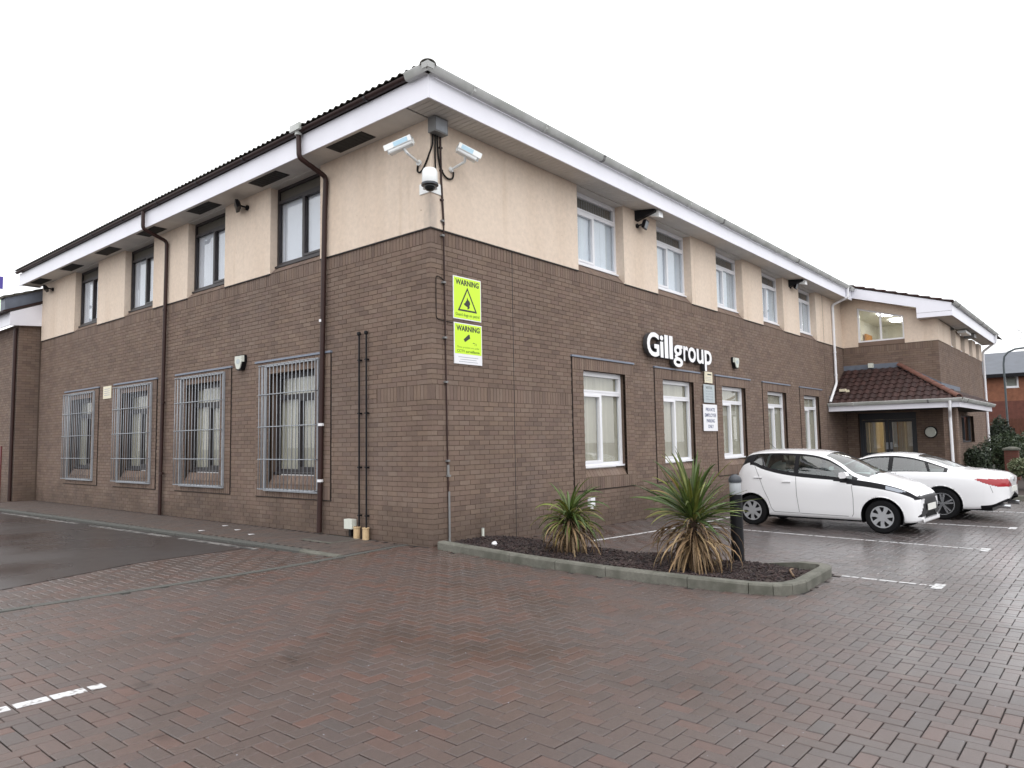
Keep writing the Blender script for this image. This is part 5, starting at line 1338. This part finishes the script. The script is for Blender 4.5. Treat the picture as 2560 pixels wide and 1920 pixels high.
    g = MB(); g.box((wheels[0]+.55, -W0*.80, .3), (Lc-.45, W0*.80, f['zs'](Lc/2)-.10)); g.build('cabin_floor', 'greycloth', o, fix=False)
    g = MB(); c0 = S['seats']
    for sx in c0:
        for yy in (-.36, .36):
            zz = f['zs'](sx)-.12
            g.loft([[(sx+p, yy+q, zz) for p, q in ((-.06, -.22), (.08, -.22), (.08, .22), (-.06, .22))], [(sx+.10+p, yy+q*.85, zz+.22) for p, q in ((-.05, -.22), (.06, -.22), (.06, .22), (-.05, .22))]])
            g.loft([[(sx+.13+p, yy+q, zz+.23) for p, q in ((-.04, -.12), (.04, -.12), (.04, .12), (-.04, .12))], [(sx+.15+p, yy+q, zz+.36) for p, q in ((-.03, -.10), (.03, -.10), (.03, .10), (-.03, .10))]])
    g.build('seats', 'greycloth', o)
    g = MB(); sx = S['dash']; g.loft([[(sx, -W0*.78, .8), (sx+.55, -W0*.78, .8), (sx+.45, -W0*.78, f['zs'](sx+.4)-.01), (sx, -W0*.78, f['zs'](sx)-.02)], [(sx, W0*.78, .8), (sx+.55, W0*.78, .8), (sx+.45, W0*.78, f['zs'](sx+.4)-.01), (sx, W0*.78, f['zs'](sx)-.02)]]); g.build('dashboard', 'black', o)
    # wheels
    wrd = S['wheel_r']; ww = S['wheel_w']
    for ws_ in wheels:
        for side in (1, -1):
            yo = side*(f['W'](ws_)-.02); yi = yo-side*ww
            pr = lambda lst: [(r, yo-side*h) for r, h in lst]
            g = MB(); g.lathe(pr([(wrd*.64, .012), (wrd*.80, .0), (wrd*.93, .004), (wrd, .03), (wrd, ww-.03), (wrd*.93, ww), (wrd*.6, ww)]), (ws_, 0, S['wr_z']), 'y', 40, caps=False)
            tyre = None
            hub = MB(); hub.lathe(pr([(0, .055), (wrd*.66, .05), (wrd*.66, ww-.02), (0, ww-.02)]), (ws_, 0, S['wr_z']), 'y', 32, caps=False)
            w = hub.build('wheel', 'black', o, smooth=True); g.build('tyre', 'rubber', w, smooth=True)
            rim = MB(); S['rim'](rim, ws_, S['wr_z'], yo, side, wrd); rim.build('rim', S['rimmat'], w)
            g = MB(); rg = []
            for rr_, yy in ((ra+.0, f['W'](ws_)*.975), (ra-.004, f['W'](ws_)-.32)):
                rg.append([(ws_+rr_*math.cos(t), side*yy, S['wr_z']+rr_*math.sin(t)) for t in np.linspace(-.35, math.pi+.35, 30)])
            g.loft(rg, caps=False, closed=False); g.add([(ws_+ra*math.cos(t), side*(f['W'](ws_)-.32), S['wr_z']+ra*math.sin(t)) for t in np.linspace(-.35, math.pi+.35, 16)], [tuple(range(16))]); g.build('wheel_arch', 'black', o)
    for nm, m, a, b in S.get('boxes', []):
        g = MB(); g.box(a, b); g.build(nm, m, o, fix=False)
    for nm, m, poly, sw in S.get('prisms', []):
        g = MB(); g.prism(poly, (0, 0, 0), sw); g.build(nm, m, o)
    for nm, m, pts, r in S.get('tubes', []):
        g = MB(); g.tube(pts, r, 8); g.build(nm, m, o, smooth=True)
    return o
def disc_sector(mb, ws_, zc, y, side, r0_, r1_, a0, a1, th, n=6):
    P = [(r0_*math.cos(t), r0_*math.sin(t)) for t in np.linspace(a0, a1, n)]+[(r1_*math.cos(t), r1_*math.sin(t)) for t in np.linspace(a1, a0, n)]
    mb.prism([(ws_+a, y, zc+b) for a, b in P], (0, 0, 0), (0, side*th, 0))
def rim_cover(mb, ws_, zc, yo, side, r):
    y = yo-side*.030
    disc_sector(mb, ws_, zc, y, side, r*.60, r*.67, 0, 2*math.pi-.001, .02, 40)
    disc_sector(mb, ws_, zc, y-side*.004, side, 0.001, r*.27, 0, 2*math.pi-.001, .022, 24)
    for k in range(7):
        a = k*2*math.pi/7+.2
        P = [(.2, -.20), (.2, .20), (.62, .33), (.62, -.22)]
        mb.prism([(ws_+r*ra_*math.cos(a+t), y, zc+r*ra_*math.sin(a+t)) for ra_, t in ((.2, -.75), (.2, .55), (.40, .30), (.62, .22), (.62, -.22), (.40, -.20))], (0, 0, 0), (0, side*.012, 0))
def rim_alloy(mb, ws_, zc, yo, side, r):
    y = yo-side*.032
    disc_sector(mb, ws_, zc, y, side, r*.655, r*.72, 0, 2*math.pi-.001, .025, 40)
    disc_sector(mb, ws_, zc, y-side*.01, side, 0.001, r*.13, 0, 2*math.pi-.001, .022, 20)
    for k in range(5):
        for d_ in (-.17, .17):
            a = k*2*math.pi/5+.3+d_; c, s = math.cos(a), math.sin(a); w0, w1 = .014, .019
            P = [(r*.1*c+s*w0, r*.1*s-c*w0), (r*.67*c+s*w1, r*.67*s-c*w1), (r*.67*c-s*w1, r*.67*s+c*w1), (r*.1*c-s*w0, r*.1*s+c*w0)]
            mb.prism([(ws_+p, y-side*.006, zc+q) for p, q in P], (0, 0, 0), (0, side*.014, 0))
# small hatchback ------------------------------------------------
_h0, _hk = 2.3, .836
HB = dict(L=_h0+1.10*_hk, fwd=lambda q: q if q < _h0 else _h0+(q-_h0)*_hk, inv=lambda q: q if q < _h0 else _h0+(q-_h0)/_hk,
    zw=.6, shoulder=.955, nose=.045, tail=.03, wheels=(.545, 2.915), arch=.345, wr_z=.288, wheel_r=.288, wheel_w=.175, seats=(1.5, 2.15), dash=.72, rim=rim_cover, rimmat='hubcap',
    zb=[(0, .22), (.15, .20), (.4, .20), (1.0, .21), (2.7, .22), (3.15, .24), (3.40, .34)],
    W=[(0, .60), (.06, .675), (.16, .73), (.35, .775), (.7, .80), (1.4, .805), (2.5, .805), (3.0, .80), (3.2, .775), (3.34, .73), (3.40, .69)],
    zs=[(0, .64), (.12, .73), (.35, .82), (.65, .885), (.95, .925), (1.3, .945), (1.6, .965), (2.0, 1.0), (2.4, 1.06), (2.75, 1.14), (3.0, 1.22), (3.2, 1.17), (3.40, .98)],
    zc=[(0, .66), (.1, .80), (.3, .905), (.5, .975), (.62, 1.015), (.8, 1.09), (1.1, 1.24), (1.35, 1.35), (1.6, 1.425), (1.9, 1.46), (2.3, 1.48), (2.8, 1.475), (3.05, 1.45), (3.2, 1.41), (3.27, 1.34), (3.34, 1.17), (3.40, 1.0)],
    zr=[(0, .645), (.12, .74), (.35, .83), (.65, .90), (.85, .94), (1.0, .985), (1.25, 1.18), (1.5, 1.315), (1.75, 1.38), (2.0, 1.405), (2.4, 1.415), (2.8, 1.405), (3.05, 1.38), (3.2, 1.34), (3.27, 1.25), (3.34, 1.09), (3.40, .985)],
    wr=[(0, .50), (.15, .60), (.5, .68), (.85, .70), (1.2, .66), (1.6, .60), (2.2, .585), (2.8, .575), (3.2, .56), (3.34, .60), (3.40, .60)])
winF = poly_in([(1.20, .945), (1.98, .985), (1.955, 1.385), (1.78, 1.352), (1.50, 1.235), (1.25, 1.075), (1.12, .975)])
winR = poly_in([(2.05, .99), (2.42, 1.045), (2.76, 1.125), (2.98, 1.225), (2.93, 1.32), (2.55, 1.378), (2.02, 1.388)])
blk = poly_in([(1.08, .90), (2.0, .955), (2.45, 1.015), (2.8, 1.095), (3.05, 1.19), (3.36, .95), (3.36, 1.0), (3.20, 1.315), (2.95, 1.35), (2.4, 1.41), (1.95, 1.40), (1.72, 1.352), (1.45, 1.222), (1.2, 1.06), (.95, .93), (.70, .885), (.45, .83), (.2, .76), (.2, .68), (.45, .765), (.72, .825), (1.0, .875)])
hl = poly_in([(.12, .735), (.36, .80), (.60, .855), (.58, .81), (.36, .735), (.15, .64)])
def cls_hb(s, y, z, j):
    if NL <= j < NL+NG-1 and .92 < s < 3.38:
        rearcut = 2.98-(z-1.2)*.35
        if 1.03 < s < 1.985 and j > NL+1 and j < NL+NG-3: return 'side_window'
        if 2.06 < s < rearcut and j > NL+1 and j < NL+NG-3: return 'side_window'
        if s < 3.30-(z-1.05)*.15 or s > 3.2: return 'trim'
    if j < NL and s < 1.45:
        k = 1+int(np.interp(s, [0, .12, .3, .6, .85, 1.0, 1.45], [5, 5.5, 5.2, 5.0, 5.4, 5.0, 1.0]))
        if j >= NL-k:
            if .10 < s < .46 and NL-k+1 <= j < NL-1 and s > .10+.03*(NL-j): return 'headlight'
            if s > .03: return 'trim'
    if j < NL and 1.45 <= s < 3.05 and j >= NL-2: return 'trim'
    if j >= NL+NG-1:
        if .66+.10*(y/.6)**2 < s < 1.52 and abs(y) < .665-(s-.66)*.12: return 'windscreen'
        if 3.215 < s < 3.38 and abs(y) < .50: return 'rear_screen'
    if s < .10:      # nose: cross shaped black grille
        if .30 < z < .60 and y < .36+(.60-z)*.85: return 'grille'
        if .60 <= z < .66 and y < .66: return 'grille'
    return 'body'
def f_hw(s): return .66-(s-1.03)*.12
HB.update(cls=cls_hb, twosided=('side_window', 'headlight', 'trim'), names={'trim': 'black_trim'},
    mats=dict(body=('carwhite', 0), side_window=('carglass', .006), headlight=('greylens', 0), trim=('black', 0), windscreen=('carglass', .004), rear_screen=('cardark', .003), grille=('black', .004)),
    gaps=[[(1.02, .84), (1.0, .60), (1.01, .32), (1.04, .27)], [(2.02, .97), (2.01, .6), (1.98, .30)], [(2.93, 1.17), (2.82, .95), (2.72, .70), (2.62, .52), (2.56, .35), (2.5, .29)], [(1.1, .272), (2.5, .288)]],
    handles=[(2.2, .86), (2.85, .93)], mirror=(1.13, 1.0),
    boxes=[('number_plate', 'plate', (-.068, -.26, .40), (-.058, .26, .51))],
    prisms=[('lower_lip', 'carwhite', [(-.045, -.55, .20), (-.06, -.5, .22), (-.06, -.5, .27), (-.0, -.58, .27)], (0, 1.08, 0)),
            ('wiper', 'black', [(.70, -.5, 1.02), (.72, -.5, 1.03), (.72, -.48, 1.045), (.70, -.48, 1.035)], (0, .9, 0))],
    tubes=[('roof_aerial', 'black', [(2.7, 0, 1.46), (2.85, 0, 1.6)], .004)])
rotA = math.atan2(2.35, .27*1.0)
# near side wheels touch the ground at (6.43,-2.11) rear and (6.16,-4.46) front
def place_car(spec, rear, front, label, near):
    d = Vector((rear[0]-front[0], rear[1]-front[1], 0)).normalized()    # +s (front to rear)
    side = Vector((-d.y, d.x, 0))                                       # +t
    W_ = .80 if spec is HB else .89
    # near = +1 if the camera side is +t
    kk = .965
    fr_ = (Vector((front[0], front[1], 0))-d*spec['wheels'][0]*kk if spec is HB else Vector((rear[0], rear[1], 0))-d*spec['wheels'][1]*kk)-side*near*(W_-.11)*kk
    c = fr_+d*spec['L']/2
    o = car(spec, label, (fr_.x, fr_.y, G(c.x, c.y)), math.atan2(d.y, d.x)); o.scale = (.965,)*3; return o
place_car(HB, (6.36, -2.11), (6.24, -4.44), 'small white five door hatchback with a black stripe along its bonnet edge', 1)
# white coupe, tail towards the yard ------------------------------
CP = dict(L=4.66, zw=.6, shoulder=.95, nose=.04, tail=.045, wheels=(.83, 3.59), arch=.365, wr_z=.315, wheel_r=.315, wheel_w=.23, seats=(2.05, 2.8), dash=1.3, rim=rim_alloy, rimmat='chrome', handlem='carwhite',
    zb=[(0, .24), (.4, .18), (1.2, .20), (3.2, .21), (4.1, .23), (4.4, .26), (4.66, .40)],
    W=[(0, .66), (.1, .76), (.3, .85), (.8, .885), (2.2, .893), (3.5, .893), (4.0, .875), (4.3, .835), (4.48, .765), (4.58, .685), (4.66, .56)],
    zs=[(0, .60), (.2, .70), (.6, .80), (1.2, .87), (1.6, .90), (2.4, .925), (3.2, .945), (3.8, .945), (4.2, .92), (4.5, .88), (4.66, .83)],
    zc=[(0, .64), (.2, .76), (.6, .88), (1.1, .95), (1.28, .985), (1.6, 1.12), (1.95, 1.26), (2.3, 1.335), (2.6, 1.35), (2.9, 1.335), (3.2, 1.28), (3.5, 1.18), (3.8, 1.06), (3.95, 1.02), (4.2, .995), (4.5, .955), (4.60, .93), (4.66, .87)],
    zr=[(0, .61), (.2, .715), (.6, .82), (1.2, .895), (1.4, .95), (1.7, 1.09), (2.0, 1.215), (2.35, 1.285), (2.65, 1.295), (2.95, 1.265), (3.25, 1.19), (3.55, 1.08), (3.8, .995), (4.0, .96), (4.4, .92), (4.66, .85)],
    wr=[(0, .55), (.3, .70), (1.2, .77), (1.7, .70), (2.2, .62), (2.8, .60), (3.3, .62), (3.7, .68), (4.0, .74), (4.5, .70), (4.66, .64)])
cw1 = poly_in([(1.48, .915), (2.62, .955), (2.60, 1.325), (2.35, 1.318), (2.02, 1.245), (1.72, 1.11), (1.45, .965)])
cw2 = poly_in([(2.66, .957), (3.34, .985), (3.22, 1.185), (2.95, 1.285), (2.64, 1.327)])
cw3 = poly_in([(3.38, .985), (3.66, 1.0), (3.52, 1.07), (3.30, 1.16)])
tl = poly_in([(4.14, .83), (4.45, .83), (4.75, .82), (4.75, .675), (4.55, .675), (4.36, .735)])
def cls_cp(s, y, z, j):
    if NL+1 <= j < NL+NG-1 and 1.46 < s < 3.70:
        if 2.60 < s < 2.67 or j == NL+1 or j >= NL+NG-3 or s < 1.5 or s > 3.64 or abs(s-(3.36-(z-1.0)*.45)) < .025: return 'pillar'
        return 'side_window'
    if j < NL and tl(s, z) and y > .30: return 'tail_light'
    if j >= NL+NG-1:
        if 1.30+.1*(y/.6)**2 < s < 2.05 and y < .60: return 'windscreen'
        if 3.10 < s < 3.90-.12*(y/.5)**2 and y < .52: return 'rear_screen'
    if s > 4.25 and j < 4: return 'lower_valance'
    return 'body'
f_zs_cp, f_zr_cp = pch(CP['zs']), pch(CP['zr'])
CP.update(cls=cls_cp, twosided=('side_window', 'tail_light', 'pillar'), names={'pillar': 'window_pillar'},
    mats=dict(body=('carwhite', 0), side_window=('carglass', .006), tail_light=('redlens', -.002), windscreen=('carglass', .004), rear_screen=('carglass', .003), lower_valance=('black', 0), pillar=('black', .001)),
    gaps=[[(1.35, .86), (1.33, .55), (1.40, .30)], [(2.75, .93), (2.78, .6), (2.70, .32)], [(4.42, .70), (4.46, .56)]],
    handles=[(2.52, .80)], mirror=(1.52, .99),
    boxes=[('number_plate', 'plate', (4.70, -.26, .56), (4.712, .26, .67))],
    prisms=[],
    tubes=[('exhaust_tip', 'chrome', [(4.50, -.52, .30), (4.70, -.52, .29)], .045), ('exhaust_tip', 'chrome', [(4.50, .52, .30), (4.70, .52, .29)], .045), ('boot_badge', 'chrome', [(4.70, 0, .80), (4.71, 0, .80)], .05)])
# rear wheel touches at (9.18,-4.96); the car points into the bay
place_car(CP, (9.16, -4.84), (9.28, -2.08), 'long white coupe with red tail lamps parked behind the hatchback, tail outwards', -1)

# ------------------------------------------------------------------ background on the right
fb = thing('house', 'orange brick house with a dark slate roof and one white window behind the lamp post', 'house', (0, 0, 0))
HX_ = 45
mb = MB(); mb.box((HX_, -14, -.3), (HX_+9, 8, 3.4)); mb.build('lower_wall', 'farbrick2', fb, fix=False)
mb = MB(); cells(mb, lambda u, d, z: (HX_+d, u, z), -14, 8, 3.4, 5.1, [(-3.05, -2.35, 4.2, 4.95)], 0, 9); mb.build('upper_wall', 'farbrick', fb, fix=False)
mb = MB(); mb.prism([(HX_-.4, 0, 5.02), (HX_+4.5, 0, 6.75), (HX_+9.4, 0, 5.02), (HX_+9.4, 0, 4.9), (HX_-.4, 0, 4.9)], (0, -14.3, 0), (0, 8.3, 0)); mb.build('roof', 'slate', fb)
mb = MB(); mb.box((HX_-.42, -14.3, 4.82), (HX_-.36, 8.3, 5.03)); mb.build('gutter', 'black', fb, fix=False)
HW = lambda u, d, z: (HX_+d, u, z)
window(HW, -3.05, -2.35, 4.2, 4.95, .02, 'white', None, None, parent=fb, mull=None, fr=.09)
mb = MB(); mb.box((HX_+.3, -3.1, 4.1), (HX_+.32, -2.3, 5.0)); mb.build('curtain', 'room', fb, fix=False)
fn = thing('timber_fence', 'dark red brown timber fence of upright boards in front of the brick house', 'fence', (0, 0, 0))
bmh = MB(); bmh.box((0, 0, 0), (.025, .14, 2.5)); bme2 = bmh.mesh('fence_board', 'wood', fix=False)
for k in range(60): link('fence_board', bme2, fn, loc=(40, -9+k*.15, -.25+.015*math.sin(k*2.3)))
for z in (.4, 1.9): mb = MB(); mb.box((40.03, -9, z), (40.09, 0, z+.1)); mb.build('rail', 'wood', fn, fix=False)
lp = thing('street_lamp', 'slim grey street lamp with curved arm and pale lantern beyond the entrance wing', 'street lamp', (34, -3.48, -.25))
mb = MB(); mb.tube([(0, 0, 0), (0, 0, 1.2)], .075, 12); mb.tube([(0, 0, 1.2), (0, 0, 5.0), (0, -.05, 5.35), (0, -.2, 5.55), (0, -.5, 5.68), (0, -1.1, 5.72)], .045, 10); mb.build('column', 'lamppole', lp, smooth=True)
mb = MB(); mb.loft([[(-.09, -1.0, 5.70), (.09, -1.0, 5.70), (.09, -1.0, 5.80), (-.09, -1.0, 5.80)], [(-.16, -1.4, 5.68), (.16, -1.4, 5.68), (.13, -1.4, 5.90), (-.13, -1.4, 5.90)], [(-.12, -1.95, 5.70), (.12, -1.95, 5.70), (.10, -1.95, 5.84), (-.10, -1.95, 5.84)]]); mb.build('lantern', 'camwhite', lp)
gp_ = thing('gate_pier', 'square red brick gate pier with a stone cap among the bushes', 'brick pier', (22.2, -4.72, -.22))
mb = MB(); mb.box((-.19, -.19, 0), (.19, .19, 1.12)); mb.build('shaft', 'mortar', gp_, fix=False)
k3 = MB()
for r in range(14):
    for s in range(2):
        a = -.196+s*.2+(0 if r % 2 else 0)
        k3.box((-.198, a, r*.08+.004), (-.1, a+.19, r*.08+.074)); k3.box((a, -.198, r*.08+.004), (a+.19, -.1, r*.08+.074))
mb = k3; mb.build('brickwork', 'farbrick2', gp_, fix=False, kind='stuff')
mb = MB(); mb.loft([[(-.24, -.24, 1.12), (.24, -.24, 1.12), (.24, .24, 1.12), (-.24, .24, 1.12)], [(-.24, -.24, 1.18), (.24, -.24, 1.18), (.24, .24, 1.18), (-.24, .24, 1.18)], [(-.06, -.06, 1.24), (.06, -.06, 1.24), (.06, .06, 1.24), (-.06, .06, 1.24)]]); mb.build('cap_stone', 'kerb', gp_)
def shrub(label, c, r, n, m, seed, leaf=.05, stems=5, grp='shrubs beyond the parking bays'):
    rr = random.Random(seed); o = thing('shrub', label, 'shrub', c, group=grp)
    mb = MB(); lob = [(Vector((rr.uniform(-.55, .55)*r[0], rr.uniform(-.55, .55)*r[1], rr.uniform(.35, .95)*r[2])), rr.uniform(.35, .6)) for _ in range(9)]
    for _ in range(n):
        c_, q = rr.choice(lob); d = Vector((rr.gauss(0, 1), rr.gauss(0, 1), rr.gauss(0, 1))).normalized()*rr.uniform(.55, 1.08)**.5*q
        p = c_+Vector((d.x*r[0], d.y*r[1], d.z*r[2]*.75)); p.z = max(p.z, .03)
        a = Vector((rr.gauss(0, 1), rr.gauss(0, 1), rr.gauss(0, .8))).normalized(); b = a.orthogonal().normalized(); b.rotate(Matrix.Rotation(rr.uniform(0, 6), 3, a)); L1 = leaf*rr.uniform(.6, 1.3)
        mb.add([p-a*L1, p+b*L1*.35, p+a*L1, p-b*L1*.35], [(0, 1, 2, 3)])
    mb.build('foliage', m, o, fix=False, kind='stuff')
    mb = MB()
    for k in range(stems):
        e = Vector((rr.uniform(-.6, .6)*r[0], rr.uniform(-.6, .6)*r[1], r[2]*rr.uniform(.6, 1.1))); mb.tube([(0, 0, -.05), e*.5+Vector((0, 0, .05)), e], .016, 5, r1=.004)
    mb.build('stems', 'twig', o, smooth='all')
    return o
shrub('pale grey green arching shrub at the right edge in front of the brick pier', (17.4, -5.75, -.15), (.9, .75, .80), 4200, 'shrubpale', 1, .06)
shrub('dark low shrub under the ground floor window of the entrance wing', (22.4, -3.75, -.2), (1.3, .45, 1.1), 4200, 'shrubdark', 2, .06)
shrub('mid green bush between the entrance wing and the brick pier', (25.5, -4.1, -.2), (1.4, .7, 1.35), 3800, 'shrub', 3, .07)
shrub('tall dark evergreen bush just past the far corner of the entrance wing', (31.8, -3.4, -.25), (.8, .6, 1.9), 5200, 'shrubdark', 4, .09)
shrub('broad green bush behind the street lamp foot', (36.5, -4.6, -.25), (1.6, 1.6, 1.5), 5200, 'shrub', 5, .09)
shrub('green bush at the right edge behind the brick pier', (24.5, -6.1, -.2), (1.2, 1.0, 1.35), 4200, 'shrub', 6, .07)
tr = thing('bare_tree', 'leafless tree with thin grey twigs rising above the slate roof', 'tree', (58, -6.3, -.3))
rr = random.Random(12); tk = MB(); cr2 = MB()
def branch(mb, p, d, L1, r, dep):
    q = p+d*L1; m_ = p.lerp(q, .5)+Vector((rr.gauss(0, .06), rr.gauss(0, .06), rr.gauss(0, .04)))*L1
    mb.tube([p, m_, q], r, 5, r1=r*.62)
    if dep == 0: return
    for k in range(rr.choice((2, 3, 3))):
        nd = (d+Vector((rr.gauss(0, .42), rr.gauss(0, .42), rr.gauss(.12, .2)))).normalized(); branch(cr2, p.lerp(q, rr.uniform(.55, 1)), nd, L1*rr.uniform(.6, .82), r*.55, dep-1)
branch(tk, Vector((0, 0, 0)), Vector((.02, .05, 1)).normalized(), 4.2, .13, 6)
tk.build('trunk', 'twig', tr, smooth='all'); cr2.build('crown', 'twig', tr, smooth='all', kind='stuff')
lw = thing('low_wall', 'low dark wall edge between the coupe and the bushes', 'wall', (0, 0, 0)); mb = MB(); mb.box((19.2, -4.02, -.25), (19.45, -3.8, .35)); mb.box((19.45, -4.02, -.25), (24, -3.86, .35)); mb.build('wall', 'kerbdark', lw, fix=False)

gr_ = random.Random(9); mb = MB()
for _ in range(260):
    d_ = gr_.uniform(3.8, 12); a_ = R_(gr_.uniform(6, 76)); x, y = CAM.x+d_*math.cos(a_), CAM.y+d_*math.sin(a_)
    if y > -.1 and x > -.1 or inpoly(x, y, PO): continue
    z = G(x, y) if not (y > .6 and x > KX(y)) else FZ(x, y)
    q = gr_.uniform(.0015, .0042); mb.add([(x-q, y-q*.6, z), (x+q, y-q, z), (x+q*.5, y+q, z), (x-q*.7, y+q*.8, z), (x, y, z+q*.9)], [(0, 1, 4), (1, 2, 4), (2, 3, 4), (3, 0, 4), (0, 3, 2, 1)])
tag(mb.build('loose_grit', 'inkgrey', None, fix=False), 'pale specks of grit scattered over the block paving', 'grit', kind='stuff')
lf = random.Random(31)
for k, (x, y) in enumerate([(-.75, 3.6), (-.55, 4.4), (-.95, 4.9), (-.35, 5.2)]):
    o = thing('litter_scrap', ('pale paper scrap on the footway nearest the inspection cover', 'pale paper scrap on the footway close to the brown downpipe side', 'pale paper scrap on the footway near the kerb', 'pale paper scrap on the footway close to the wall')[k], 'litter', (x, y, FZ(x, y)))
    mb = MB(); q = .045; mb.prism([(-q, -q*.7, .001), (q, -q, .004), (q*.8, q*.9, .001), (-q*.6, q, .006)], (0, 0, 0), (0, 0, .003)); mb.build('paper', 'signwhite', o)
